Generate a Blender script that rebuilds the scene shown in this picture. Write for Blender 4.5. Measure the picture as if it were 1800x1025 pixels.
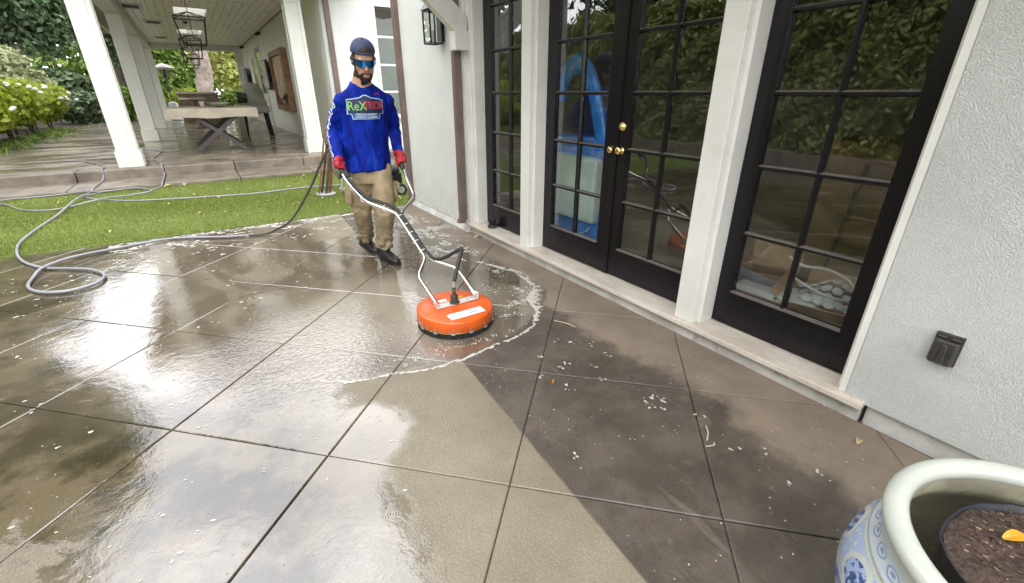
import bpy, bmesh, math, random
import numpy as np
from mathutils import Vector, Matrix, noise
from mathutils.bvhtree import BVHTree

R = math.radians
for o in list(bpy.data.objects):
    bpy.data.objects.remove(o)
SC = bpy.context.scene
COL = SC.collection

# ------------------------------------------------------------------ camera
cam_d = bpy.data.cameras.new('camera')
cam_d.lens = 15.7
cam_d.sensor_width = 36.0
cam_d.clip_start = 0.02
cam_d.clip_end = 500
cam = bpy.data.objects.new('camera', cam_d)
COL.objects.link(cam)
cam.location = (0, 0, 1.40)
cam.rotation_euler = (R(90 - 24.0), 0, R(-33.5))
SC.camera = cam

# ------------------------------------------------------------------ sky
W = bpy.data.worlds.new('World')
SC.world = W
W.use_nodes = True
wt = W.node_tree
wt.nodes.clear()
sky = wt.nodes.new('ShaderNodeTexSky')
sky.sky_type = 'NISHITA'
sky.sun_disc = False
SUN_EL, SUN_AZ = 58.0, 215.0
sky.sun_elevation = R(SUN_EL)
sky.sun_rotation = R(SUN_AZ)
tcw = wt.nodes.new('ShaderNodeTexCoord')
mpw = wt.nodes.new('ShaderNodeMapping')
mpw.inputs['Scale'].default_value = (1, 1, 2.2)
nzw = wt.nodes.new('ShaderNodeTexNoise')
nzw.inputs['Scale'].default_value = 3.2
nzw.inputs['Detail'].default_value = 6
nzw.inputs['Roughness'].default_value = 0.6
rpw = wt.nodes.new('ShaderNodeValToRGB')
rpw.color_ramp.elements[0].position = 0.38
rpw.color_ramp.elements[0].color = (0.58, 0.58, 0.58, 1)
rpw.color_ramp.elements[1].position = 0.60
rpw.color_ramp.elements[1].color = (1, 1, 1, 1)
mxw = wt.nodes.new('ShaderNodeMix')
mxw.data_type = 'RGBA'
bgw = wt.nodes.new('ShaderNodeBackground')
bgw.inputs['Strength'].default_value = 0.12
wo = wt.nodes.new('ShaderNodeOutputWorld')
wt.links.new(tcw.outputs['Generated'], mpw.inputs['Vector'])
wt.links.new(mpw.outputs['Vector'], nzw.inputs['Vector'])
wt.links.new(nzw.outputs['Fac'], rpw.inputs['Fac'])
wt.links.new(rpw.outputs['Color'], mxw.inputs['Factor'])
wt.links.new(sky.outputs['Color'], mxw.inputs['A'])
mxw.inputs['B'].default_value = (40.0, 40.0, 41.5, 1)
wt.links.new(mxw.outputs['Result'], bgw.inputs['Color'])
wt.links.new(bgw.outputs['Background'], wo.inputs['Surface'])

# ------------------------------------------------------------------ sun (soft, through thin cloud)
sun_d = bpy.data.lights.new('sun', 'SUN')
sun_d.energy = 0.9
sun_d.angle = R(12)
sun_d.color = (1.0, 0.95, 0.86)
sun = bpy.data.objects.new('sun', sun_d)
COL.objects.link(sun)
az = R(SUN_AZ)
el = R(SUN_EL)
sdir = Vector((math.sin(az) * math.cos(el), math.cos(az) * math.cos(el), math.sin(el)))
sun.rotation_euler = (-sdir).to_track_quat('-Z', 'Y').to_euler()
sun.location = sdir * 40

vs = SC.view_settings
vs.view_transform = 'Standard'
vs.look = 'None'
vs.gamma = 1.0
vs.exposure = 0.12
vs.use_curve_mapping = False
SC.render.engine = 'CYCLES'
SC.cycles.use_denoising = True
SC.cycles.max_bounces = 8
SC.cycles.diffuse_bounces = 5
SC.cycles.glossy_bounces = 4
SC.cycles.transparent_max_bounces = 12
SC.cycles.transmission_bounces = 4
SC.cycles.caustics_reflective = False
SC.cycles.caustics_refractive = False
SC.cycles.sample_clamp_indirect = 6.0

rnd = random.Random(7)
nrg = np.random.default_rng(11)

# ================================================================== helpers
class NB:
    """small helper to write node maths"""
    def __init__(s, m):
        s.t = m.node_tree
        s.n = s.t.nodes
        s.l = s.t.links
    def new(s, typ, **kw):
        nd = s.n.new(typ)
        for k, v in kw.items():
            setattr(nd, k, v)
        return nd
    def put(s, sock, v):
        if v is None:
            return
        if hasattr(v, 'node'):
            s.l.new(v, sock)
        else:
            if isinstance(v, tuple) and len(v) == 3 and sock.type == 'RGBA':
                v = (*v, 1)
            sock.default_value = v
    def m(s, op, a, b=None, c=None, clamp=False):
        nd = s.new('ShaderNodeMath', operation=op, use_clamp=clamp)
        s.put(nd.inputs[0], a)
        s.put(nd.inputs[1], b)
        s.put(nd.inputs[2], c)
        return nd.outputs[0]
    def add(s, a, b): return s.m('ADD', a, b)
    def sub(s, a, b): return s.m('SUBTRACT', a, b)
    def mul(s, a, b): return s.m('MULTIPLY', a, b)
    def mx(s, a, b): return s.m('MAXIMUM', a, b)
    def mn(s, a, b): return s.m('MINIMUM', a, b)
    def inv(s, a): return s.m('SUBTRACT', 1.0, a)
    def step(s, v, lo, hi, t0=0.0, t1=1.0):
        nd = s.new('ShaderNodeMapRange', interpolation_type='SMOOTHSTEP')
        s.put(nd.inputs[0], v)
        s.put(nd.inputs[1], lo)
        s.put(nd.inputs[2], hi)
        s.put(nd.inputs[3], t0)
        s.put(nd.inputs[4], t1)
        return nd.outputs[0]
    def mix(s, f, a, b):
        nd = s.new('ShaderNodeMix', data_type='RGBA')
        s.put(nd.inputs['Factor'], f)
        s.put(nd.inputs['A'], a)
        s.put(nd.inputs['B'], b)
        return nd.outputs['Result']
    def noise(s, vec, scale, detail=4, rough=0.55, dist=0.0, out='Fac'):
        nd = s.new('ShaderNodeTexNoise')
        s.put(nd.inputs['Vector'], vec)
        nd.inputs['Scale'].default_value = scale
        nd.inputs['Detail'].default_value = detail
        nd.inputs['Roughness'].default_value = rough
        nd.inputs['Distortion'].default_value = dist
        return nd.outputs[out]
    def voro(s, vec, scale, feature='F1', out='Distance'):
        nd = s.new('ShaderNodeTexVoronoi', feature=feature)
        s.put(nd.inputs['Vector'], vec)
        nd.inputs['Scale'].default_value = scale
        return nd.outputs[out]
    def obj(s): return s.new('ShaderNodeTexCoord').outputs['Object']
    def pos(s): return s.new('ShaderNodeNewGeometry').outputs['Position']
    def rand(s): return s.new('ShaderNodeNewGeometry').outputs['Random Per Island']
    def xyz(s, v):
        nd = s.new('ShaderNodeSeparateXYZ')
        s.put(nd.inputs[0], v)
        return nd.outputs
    def scale(s, v, k):
        nd = s.new('ShaderNodeMapping')
        s.put(nd.inputs['Vector'], v)
        nd.inputs['Scale'].default_value = k
        return nd.outputs[0]
    def ramp(s, f, stops):
        nd = s.new('ShaderNodeValToRGB')
        cr = nd.color_ramp
        while len(cr.elements) < len(stops):
            cr.elements.new(0.5)
        for e, (p, c) in zip(cr.elements, stops):
            e.position = p
            e.color = (*c, 1)
        s.put(nd.inputs[0], f)
        return nd.outputs[0]
    def bump(s, h, dist, strength=1.0, normal=None):
        nd = s.new('ShaderNodeBump')
        nd.inputs['Strength'].default_value = strength
        nd.inputs['Distance'].default_value = dist
        s.put(nd.inputs['Height'], h)
        if normal is not None:
            s.put(nd.inputs['Normal'], normal)
        return nd.outputs[0]
    def dist2(s, X, Y, cx, cy):
        dx = s.sub(X, cx)
        dy = s.sub(Y, cy)
        return s.m('SQRT', s.add(s.mul(dx, dx), s.mul(dy, dy)))


def newmat(name):
    m = bpy.data.materials.new(name)
    m.use_nodes = True
    b = m.node_tree.nodes['Principled BSDF']
    return m, NB(m), b


def simple(name, col, rough=0.5, metal=0.0, var=0.12, vscale=6.0, bump=0.0, bscale=60.0, ior=None, coat=0.0, dirt=None, dirt_amt=0.0):
    """plain material with uneven tone, optional fine relief and dirt blotches"""
    m, n, b = newmat(name)
    p = n.obj()
    f = n.noise(p, vscale, 5, 0.6)
    lo = tuple(c * (1 - var) for c in col)
    hi = tuple(min(1, c * (1 + var)) for c in col)
    c = n.mix(n.step(f, 0.3, 0.7), lo, hi)
    if dirt:
        d = n.step(n.noise(p, vscale * 2.3, 6, 0.7), 0.52, 0.74)
        c = n.mix(n.mul(d, dirt_amt), c, dirt)
    n.put(b.inputs['Base Color'], c)
    rr = n.step(n.noise(p, vscale * 3, 3), 0.25, 0.75, max(0.02, rough * 0.8), min(1, rough * 1.2))
    n.put(b.inputs['Roughness'], rr)
    b.inputs['Metallic'].default_value = metal
    if ior:
        b.inputs['IOR'].default_value = ior
    if coat:
        b.inputs['Coat Weight'].default_value = coat
        b.inputs['Coat Roughness'].default_value = 0.08
    if bump:
        n.put(b.inputs['Normal'], n.bump(n.noise(p, bscale, 4, 0.6), bump))
    return m


class MB:
    def __init__(s):
        s.v = []
        s.f = []
    def _a(s, vs_, fs):
        k = len(s.v)
        s.v.extend([tuple(x) for x in vs_])
        s.f.extend([tuple(i + k for i in f) for f in fs])
        return s
    def box(s, x0, x1, y0, y1, z0, z1):
        return s._a([(x0, y0, z0), (x1, y0, z0), (x1, y1, z0), (x0, y1, z0), (x0, y0, z1), (x1, y0, z1), (x1, y1, z1), (x0, y1, z1)],
                    [(0, 3, 2, 1), (4, 5, 6, 7), (0, 1, 5, 4), (1, 2, 6, 5), (2, 3, 7, 6), (3, 0, 4, 7)])
    def obox(s, c, ax, ay, az_):
        """box from a centre and three half-axis vectors"""
        c, ax, ay, az_ = map(Vector, (c, ax, ay, az_))
        vs_ = []
        for k in (-1, 1):
            for i, j in ((-1, -1), (1, -1), (1, 1), (-1, 1)):
                vs_.append(c + ax * i + ay * j + az_ * k)
        return s._a(vs_, [(0, 3, 2, 1), (4, 5, 6, 7), (0, 1, 5, 4), (1, 2, 6, 5), (2, 3, 7, 6), (3, 0, 4, 7)])
    def bar(s, p, q, w, h, up=(0, 0, 1)):
        p, q = Vector(p), Vector(q)
        d = (q - p)
        L = d.length
        d.normalize()
        u = Vector(up)
        sd = d.cross(u)
        if sd.length < 1e-4:
            sd = d.cross(Vector((1, 0, 0)))
        sd.normalize()
        u = sd.cross(d)
        return s.obox((p + q) / 2, d * L / 2, sd * w / 2, u * h / 2)
    def tube(s, pts, r, n=8, closed=False, caps=True):
        pts = [Vector(p) for p in pts]
        rs = r if isinstance(r, (list, tuple)) else [r] * len(pts)
        m = len(pts)
        t0 = (pts[1] - pts[0]).normalized()
        u = t0.orthogonal().normalized()
        rings = []
        for i, p in enumerate(pts):
            if closed:
                t = (pts[(i + 1) % m] - pts[i - 1]).normalized()
            elif i == 0:
                t = t0
            elif i == m - 1:
                t = (pts[-1] - pts[-2]).normalized()
            else:
                t = (pts[i + 1] - pts[i - 1]).normalized()
            u = (u - t * u.dot(t))
            if u.length < 1e-6:
                u = t.orthogonal()
            u.normalize()
            w = t.cross(u)
            rings.append([p + (u * math.cos(2 * math.pi * k / n) + w * math.sin(2 * math.pi * k / n)) * rs[i] for k in range(n)])
        vs_ = [v for rg in rings for v in rg]
        fs = []
        for i in range(m if closed else m - 1):
            a, b_ = i * n, ((i + 1) % m) * n
            for k in range(n):
                fs.append((a + k, a + (k + 1) % n, b_ + (k + 1) % n, b_ + k))
        if caps and not closed:
            fs.append(tuple(range(n - 1, -1, -1)))
            fs.append(tuple((m - 1) * n + k for k in range(n)))
        return s._a(vs_, fs)
    def lathe(s, prof, n=32, c=(0, 0, 0), caps=False):
        """prof: list of (r, z)"""
        vs_, fs = [], []
        for r, z in prof:
            for k in range(n):
                a = 2 * math.pi * k / n
                vs_.append((c[0] + r * math.cos(a), c[1] + r * math.sin(a), c[2] + z))
        for i in range(len(prof) - 1):
            for k in range(n):
                fs.append((i * n + k, i * n + (k + 1) % n, (i + 1) * n + (k + 1) % n, (i + 1) * n + k))
        if caps:
            fs.append(tuple(range(n - 1, -1, -1)))
            fs.append(tuple((len(prof) - 1) * n + k for k in range(n)))
        return s._a(vs_, fs)
    def ell(s, c, r, n=14, m=8, rot=None):
        c = Vector(c)
        vs_, fs = [], []
        for i in range(m + 1):
            th = math.pi * i / m
            for k in range(n):
                a = 2 * math.pi * k / n
                v = Vector((r[0] * math.sin(th) * math.cos(a), r[1] * math.sin(th) * math.sin(a), r[2] * math.cos(th)))
                if rot:
                    v = rot @ v
                vs_.append(c + v)
        for i in range(m):
            for k in range(n):
                fs.append((i * n + k, (i + 1) * n + k, (i + 1) * n + (k + 1) % n, i * n + (k + 1) % n))
        return s._a(vs_, fs)
    def prism(s, poly, d):
        """polygon (list of 3d points) swept along vector d"""
        n = len(poly)
        d = Vector(d)
        vs_ = [Vector(p) for p in poly] + [Vector(p) + d for p in poly]
        fs = [tuple(range(n - 1, -1, -1)), tuple(range(n, 2 * n))]
        for k in range(n):
            fs.append((k, (k + 1) % n, n + (k + 1) % n, n + k))
        return s._a(vs_, fs)
    def rings(s, rg):
        """rings: (z, cx, cy, rx, ry) stacked along z, closed at both ends"""
        n = 24
        vs_, fs = [], []
        for z, cx, cy, rx, ry in rg:
            for k in range(n):
                a = 2 * math.pi * k / n
                vs_.append((cx + rx * math.cos(a), cy + ry * math.sin(a), z))
        for i in range(len(rg) - 1):
            for k in range(n):
                fs.append((i * n + k, i * n + (k + 1) % n, (i + 1) * n + (k + 1) % n, (i + 1) * n + k))
        fs.append(tuple(range(n - 1, -1, -1)))
        fs.append(tuple((len(rg) - 1) * n + k for k in range(n)))
        return s._a(vs_, fs)
    def mesh(s, name):
        me = bpy.data.meshes.new(name)
        me.from_pydata([tuple(v) for v in s.v], [], s.f)
        return me
    def build(s, name, mat, parent=None, smooth=False, bev=0.0, local=False, auto=True):
        me = s.mesh(name)
        if auto:
            bm = bmesh.new()
            bm.from_mesh(me)
            bmesh.ops.recalc_face_normals(bm, faces=bm.faces)
            bm.to_mesh(me)
            bm.free()
        return link(name, me, mat, parent, smooth, bev, local)


def wloc(o):
    p = Vector((0, 0, 0))
    while o is not None:
        if o.type == 'EMPTY':
            p += o.location
        o = o.parent
    return p


def link(name, me, mat, parent=None, smooth=False, bev=0.0, local=False):
    o = bpy.data.objects.new(name, me)
    COL.objects.link(o)
    if mat is not None and not me.materials:
        me.materials.append(mat)
    if parent is not None:
        o.parent = parent
        if not local:
            o.matrix_parent_inverse = Matrix.Translation(-wloc(parent))
            if parent.type != 'EMPTY':
                o.matrix_parent_inverse = Matrix.Identity(4)
    if smooth:
        me.polygons.foreach_set('use_smooth', [True] * len(me.polygons))
    if bev:
        md = o.modifiers.new('edge', 'BEVEL')
        md.width = bev
        md.segments = 2
        md.limit_method = 'ANGLE'
        md.angle_limit = R(40)
    return o


def tag(o, label, cat, group=None):
    o['label'] = label
    o['category'] = cat
    if group:
        o['group'] = group
    return o


def thing(name, label, cat, loc=(0, 0, 0), group=None, rotz=0.0):
    o = bpy.data.objects.new(name, None)
    o.empty_display_size = 0.1
    COL.objects.link(o)
    o.location = loc
    o.rotation_euler = (0, 0, rotz)
    return tag(o, label, cat, group)


def struct(o):
    o['kind'] = 'structure'
    return o


def stuff(o, label=None, cat=None):
    o['kind'] = 'stuff'
    if label:
        tag(o, label, cat)
    return o


def dup(root, loc, rotz=0.0, label=None, rot=None):
    r = root.copy()
    COL.objects.link(r)
    r.location = loc
    r.rotation_euler = rot if rot else (0, 0, rotz)
    if label:
        r['label'] = label
    for ch in root.children:
        c = ch.copy()
        COL.objects.link(c)
        c.parent = r
        for g in ch.children:
            d = g.copy()
            COL.objects.link(d)
            d.parent = c
    return r


def spline(pts, k=8):
    """Catmull-Rom through points"""
    P = [Vector(p) for p in pts]
    out = []
    for i in range(len(P) - 1):
        p0 = P[max(0, i - 1)]
        p1, p2 = P[i], P[i + 1]
        p3 = P[min(len(P) - 1, i + 2)]
        for j in range(k):
            t = j / k
            out.append(0.5 * ((2 * p1) + (p2 - p0) * t + (2 * p0 - 5 * p1 + 4 * p2 - p3) * t * t + (3 * p1 - p0 - 3 * p2 + p3) * t ** 3))
    out.append(P[-1])
    return out


def fillet(pts, r, k=5):
    """polyline with rounded corners"""
    P = [Vector(p) for p in pts]
    out = [P[0]]
    for i in range(1, len(P) - 1):
        a, b, c = P[i - 1], P[i], P[i + 1]
        d1 = (a - b)
        d2 = (c - b)
        rr = min(r, d1.length * 0.45, d2.length * 0.45)
        s_ = b + d1.normalized() * rr
        e = b + d2.normalized() * rr
        for j in range(k + 1):
            t = j / k
            out.append((1 - t) ** 2 * s_ + 2 * t * (1 - t) * b + t * t * e)
    out.append(P[-1])
    return out


def remesh(mb, name, voxel=0.012, smooth=4, disp=None):
    """joins overlapping shapes to one continuous surface"""
    me = mb.mesh(name + '_tmp')
    bm = bmesh.new()
    bm.from_mesh(me)
    bmesh.ops.recalc_face_normals(bm, faces=bm.faces)
    bm.to_mesh(me)
    bm.free()
    o = bpy.data.objects.new(name + '_tmp', me)
    COL.objects.link(o)
    md = o.modifiers.new('r', 'REMESH')
    md.mode = 'VOXEL'
    md.voxel_size = voxel
    if smooth:
        sm = o.modifiers.new('s', 'SMOOTH')
        sm.factor = 0.5
        sm.iterations = smooth
    dg = bpy.context.evaluated_depsgraph_get()
    ev = o.evaluated_get(dg)
    out = bpy.data.meshes.new_from_object(ev)
    out.name = name
    bpy.data.objects.remove(o)
    bpy.data.meshes.remove(me)
    if disp:
        nv = len(out.vertices)
        nos = [v.normal.copy() for v in out.vertices]
        for v, no in zip(out.vertices, nos):
            v.co += no * disp(v.co)
    return out


def text_mesh(txt, size=1.0, shear=0.0, bold=0.0):
    cu = bpy.data.curves.new('t', 'FONT')
    cu.body = txt
    cu.size = size
    cu.align_x = 'CENTER'
    cu.align_y = 'CENTER'
    cu.shear = shear
    cu.offset = bold
    cu.resolution_u = 3
    o = bpy.data.objects.new('t', cu)
    COL.objects.link(o)
    dg = bpy.context.evaluated_depsgraph_get()
    me = bpy.data.meshes.new_from_object(o.evaluated_get(dg))
    bpy.data.objects.remove(o)
    bpy.data.curves.remove(cu)
    me.materials.clear()
    return me


# ---------------------------------------------------------------- foliage
def leaf_cloud(name, mat, centres, size, parent=None, elong=1.8, up=0.35, jit=0.4, seed=0, outward=None):
    """leaf-sized faces (two triangles folded along the rib) at the given points"""
    g = np.random.default_rng(seed)
    C = np.asarray(centres, float)
    n = len(C)
    nor = g.normal(size=(n, 3))
    if outward is not None:
        nor = nor * 0.7 + outward
    nor[:, 2] += up
    nor /= np.linalg.norm(nor, axis=1)[:, None] + 1e-9
    a = g.normal(size=(n, 3))
    t = np.cross(nor, a)
    t /= np.linalg.norm(t, axis=1)[:, None] + 1e-9
    b = np.cross(nor, t)
    s = size * (1 + jit * g.uniform(-1, 1, n))[:, None]
    L = t * s * 0.5 * elong
    Wd = b * s * 0.5
    fold = nor * s * 0.12
    V = np.empty((n, 4, 3))
    V[:, 0] = C - L
    V[:, 1] = C + Wd + fold - L * 0.1
    V[:, 2] = C + L
    V[:, 3] = C - Wd + fold - L * 0.1
    me = bpy.data.meshes.new(name)
    me.vertices.add(n * 4)
    me.vertices.foreach_set('co', V.reshape(-1))
    idx = np.arange(n)[:, None] * 4
    F = np.concatenate([idx + [0, 1, 2], idx + [0, 2, 3]], axis=1).reshape(-1)
    me.loops.add(len(F))
    me.loops.foreach_set('vertex_index', F)
    me.polygons.add(n * 2)
    me.polygons.foreach_set('loop_start', np.arange(n * 2) * 3)
    me.update(calc_edges=True)
    me.validate()
    return link(name, me, mat, parent)


def blob_points(blobs, n, seed=0, shell=0.55):
    """random points in the outer shells of ellipsoids (cx,cy,cz,rx,ry,rz)"""
    g = np.random.default_rng(seed)
    B = np.asarray(blobs, float)
    w = (B[:, 3] * B[:, 4] * B[:, 5]) ** (2 / 3)
    k = g.choice(len(B), n, p=w / w.sum())
    d = g.normal(size=(n, 3))
    d /= np.linalg.norm(d, axis=1)[:, None]
    r = shell + (1.06 - shell) * g.uniform(0, 1, n) ** 0.6
    lump = 1 + 0.16 * np.sin(d[:, 0] * 7 + k) * np.sin(d[:, 1] * 8 + 2 * k) + 0.1 * np.sin(d[:, 2] * 13 + k)
    P = B[k, :3] + d * B[k, 3:] * (r * lump)[:, None]
    return P, d


def leaf_mat(name, cols, rough=0.5, trans=0.3):
    m, n, b = newmat(name)
    r = n.rand()
    c = n.ramp(r, [(i / max(1, len(cols) - 1), c) for i, c in enumerate(cols)])
    big = n.noise(n.obj(), 0.9, 3)
    c2 = n.mix(n.step(big, 0.3, 0.7), c, n.mix(0.5, c, cols[-1]))
    n.put(b.inputs['Base Color'], c2)
    b.inputs['Roughness'].default_value = rough
    tr = n.new('ShaderNodeBsdfTranslucent')
    n.put(tr.inputs['Color'], c2)
    ms = n.new('ShaderNodeMixShader')
    ms.inputs[0].default_value = trans
    out = n.n['Material Output']
    n.l.new(b.outputs[0], ms.inputs[1])
    n.l.new(tr.outputs[0], ms.inputs[2])
    n.l.new(ms.outputs[0], out.inputs['Surface'])
    return m
# ================================================================== materials
def wet_concrete():
    m, n, b = newmat('wet_concrete')
    p = n.obj()
    X, Y, Z = n.xyz(p)
    w1 = n.sub(n.noise(p, 1.5, 5, 0.6), 0.5)
    w2 = n.sub(n.noise(p, 5.0, 5, 0.6), 0.5)
    w3 = n.sub(n.noise(p, 0.7, 3, 0.5), 0.5)
    # straight edge of the strip kept dry by the roof above: soiled dark concrete on the house side
    xe = n.add(n.mul(Y, 0.075), 0.81)
    right = n.step(n.sub(n.add(X, n.mul(w2, 0.012)), xe), -0.006, 0.010)
    left = n.step(n.add(X, n.mul(w1, 0.6)), -0.05, 0.38, 1.0, 0.0)
    dcl = n.dist2(X, Y, 0.95, 3.40)
    wash = n.step(n.add(dcl, n.mul(w2, 0.12)), 1.36, 1.42, 1.0, 0.0)
    far = n.step(n.add(Y, n.mul(w1, 0.8)), 2.0, 2.5)
    wash = n.mx(wash, n.mul(far, n.step(X, 0.6, 1.0, 1.0, 0.0)))
    nearwall = n.step(n.add(n.add(X, n.mul(w1, 0.75)), n.mul(w2, 0.26)), 1.68, 1.86)
    gr0 = n.sub(n.noise(p, 70.0, 3, 0.7), 0.5)
    dryspot = n.step(n.add(n.noise(p, 2.1, 5, 0.6, 0.6), n.mul(gr0, 0.10)), 0.57, 0.66)
    dryspot = n.mul(dryspot, n.step(X, -0.62, -0.40, 1.0, 0.0))
    tan = (0.235, 0.205, 0.145)
    dark = (0.067, 0.054, 0.043)
    dry = (0.245, 0.195, 0.145)
    brown = n.mix(n.step(n.noise(p, 1.9, 6, 0.66), 0.42, 0.58), (0.030, 0.024, 0.011), (0.115, 0.090, 0.054))
    c_tan = n.mix(n.step(n.noise(p, 2.4, 5, 0.65), 0.30, 0.72), (0.175, 0.15, 0.102), tan)
    brown = n.mix(n.mul(dryspot, 0.85), brown, (0.17, 0.14, 0.092))
    c0 = n.mix(left, c_tan, brown)
    dk = n.mix(n.step(n.noise(p, 3.2, 6, 0.68), 0.38, 0.66), dark, (0.108, 0.089, 0.072))
    dk = n.mix(n.mul(n.step(n.noise(n.scale(p, (2.4, 0.6, 1)), 4.5, 6, 0.7, 0.8), 0.58, 0.72), 0.7), dk, (0.15, 0.125, 0.10))
    dryc = n.mix(n.step(n.noise(p, 3.0, 6, 0.7), 0.35, 0.65), (0.18, 0.143, 0.105), dry)
    c_r = n.mix(nearwall, dk, dryc)
    c = n.mix(right, c0, c_r)
    milk = n.step(n.add(n.dist2(X, Y, 0.80, 2.85), n.mul(w1, 0.5)), 0.25, 0.95, 1.0, 0.0)
    swirl = n.step(n.noise(n.scale(p, (1, 0.6, 1)), 1.7, 5, 0.55, 1.4), 0.36, 0.66)
    c_w = n.mix(swirl, (0.098, 0.078, 0.054), (0.20, 0.168, 0.124))
    c_w = n.mix(n.mul(milk, n.step(n.noise(p, 2.2, 4), 0.15, 0.5, 0.45, 1.0)), c_w, (0.27, 0.24, 0.185))
    c_w = n.mix(n.mul(n.step(n.add(X, n.mul(w1, 0.6)), -0.75, 0.0, 1.0, 0.0), 0.7), c_w, brown)
    c_w = n.mix(n.mul(nearwall, n.step(X, 1.9, 2.05)), c_w, dryc)
    c = n.mix(wash, c, c_w)
    # dirt near joints and fine sand grain
    grain = n.noise(p, 230.0, 3, 0.7)
    g2 = n.voro(p, 120.0)
    amt = n.mx(n.mul(n.inv(wash), n.inv(right)), 0.45)
    gm = n.step(grain, 0.25, 0.75, 0.72, 1.28)
    gm2 = n.step(g2, 0.05, 0.5, 1.18, 0.92)
    mul = n.new('ShaderNodeMix', data_type='RGBA', blend_type='MULTIPLY')
    n.put(mul.inputs['Factor'], amt)
    n.put(mul.inputs['A'], c)
    cmb = n.new('ShaderNodeCombineColor')
    k = n.mul(gm, gm2)
    for i in range(3):
        n.put(cmb.inputs[i], k)
    n.put(mul.inputs['B'], cmb.outputs[0])
    c = mul.outputs['Result']
    spots = n.step(n.noise(p, 17, 3, 0.6), 0.70, 0.76)
    c = n.mix(n.mul(spots, 0.35), c, (0.05, 0.042, 0.03))
    n.put(b.inputs['Base Color'], c)
    # water film
    puddle = n.step(n.add(n.add(X, n.mul(gr0, 0.10)), n.add(n.mul(w1, 0.35), n.mul(w2, 0.26))), 0.27, 0.36, 1.0, 0.0)
    puddle = n.mx(puddle, n.step(n.add(n.dist2(X, Y, 0.33, 1.68), n.mul(w2, 0.18)), 0.16, 0.24, 1.0, 0.0))
    puddle = n.mul(puddle, n.inv(n.mul(dryspot, n.step(Y, 3.2, 2.2))))
    film = n.mx(puddle, wash)
    film = n.mul(film, n.inv(n.mul(nearwall, n.step(X, 1.9, 2.1))))
    r_dark = n.step(n.noise(p, 3.6, 4), 0.35, 0.65, 0.10, 0.30)
    r_r = n.m('ADD', n.mul(r_dark, n.inv(nearwall)), n.mul(nearwall, 0.5))
    r_f = n.m('ADD', n.mul(r_r, right), n.mul(n.inv(right), 0.36))
    rw = n.step(n.noise(p, 2.3, 4), 0.3, 0.7, 0.03, 0.10)
    rough = n.m('ADD', n.mul(r_f, n.inv(film)), n.mul(rw, film))
    n.put(b.inputs['Roughness'], rough)
    n.put(b.inputs['IOR'], n.m('ADD', 1.50, n.mul(film, 0.62)))
    # relief: sand grain where there is no film, ripples where there is
    dry_h = n.mul(n.add(n.mul(grain, 0.0016), n.mul(g2, -0.0010)), n.m('ADD', n.mul(n.inv(film), 0.95), 0.05))
    rip = n.noise(n.scale(p, (1, 1, 1)), 9.0, 4, 0.6, 0.5)
    pits = n.step(n.voro(p, 26.0), 0.05, 0.09, 1.0, 0.0)
    pits = n.mul(pits, n.step(n.noise(p, 3.1, 3), 0.50, 0.60))
    pat = n.step(n.dist2(X, Y, 0.40, 2.55), 0.35, 0.95, 1.0, 0.0)
    rip2 = n.noise(p, 38.0, 3, 0.55, 0.8)
    small = n.step(n.noise(p, 1.3, 3), 0.45, 0.65)
    hw = n.mul(film, n.add(n.mul(rip, 0.0014), n.mul(rip2, n.add(n.mul(pat, 0.0034), n.mul(small, 0.0006)))))
    hw = n.add(hw, n.mul(pits, -0.0012))
    rings = None
    for cx, cy, s in ((0.300, 0.905, 0.55), (0.330, 0.855, 0.4), (0.275, 1.20, 0.6), (0.345, 0.72, 0.4), (0.290, 0.77, 0.7), (-0.18, 1.36, 0.5)):
        d = n.dist2(X, Y, cx, cy)
        d = n.add(d, n.mul(gr0, 0.006))
        q = n.mul(n.m('SINE', n.mul(d, 430.0 / s)), n.step(d, 0.012 * s, 0.05 * s, 1.0, 0.0))
        rings = q if rings is None else n.add(rings, q)
    hw = n.add(hw, n.mul(rings, 0.00022))
    n.put(b.inputs['Normal'], n.bump(n.add(dry_h, hw), 1.0))
    return m


def wet_paver():
    m, n, b = newmat('wet_paver')
    p = n.obj()
    c = n.mix(n.step(n.noise(p, 1.4, 5, 0.6), 0.35, 0.65), (0.17, 0.135, 0.10), (0.31, 0.265, 0.21))
    n.put(b.inputs['Base Color'], c)
    n.put(b.inputs['Roughness'], n.step(n.noise(n.scale(p, (0.5, 2.2, 1)), 1.6, 4), 0.38, 0.66, 0.06, 0.42))
    b.inputs['IOR'].default_value = 1.6
    n.put(b.inputs['Normal'], n.bump(n.noise(n.scale(p, (0.6, 2.0, 1)), 7.0, 3), 0.006))
    return m


def stucco(name, c0, c1, depth=0.0038, stain=True):
    m, n, b = newmat(name)
    p = n.obj()
    X, Y, Z = n.xyz(p)
    c = n.mix(n.step(n.noise(p, 2.2, 6, 0.68), 0.3, 0.7), c0, c1)
    c = n.mix(n.mul(n.step(n.noise(n.scale(p, (1, 1, 0.25)), 7, 5, 0.7), 0.56, 0.75), 0.22), c, tuple(x * 0.72 for x in c0))
    if stain:   # mud splash just above the ground
        sp = n.mul(n.step(n.noise(p, 45, 3, 0.7), 0.50, 0.62), n.step(n.add(Z, n.mul(n.noise(p, 3), 0.35)), 0.22, 0.62, 1.0, 0.0))
        c = n.mix(n.mul(sp, 0.55), c, (0.30, 0.25, 0.18))
    n.put(b.inputs['Base Color'], c)
    b.inputs['Roughness'].default_value = 0.85
    h1 = n.noise(p, 165, 3, 0.62, 0.2)
    h2 = n.voro(p, 190)
    h = n.add(n.step(h1, 0.38, 0.70), n.mul(h2, -0.5))
    n.put(b.inputs['Normal'], n.bump(h, depth, 0.75))
    return m


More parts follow.
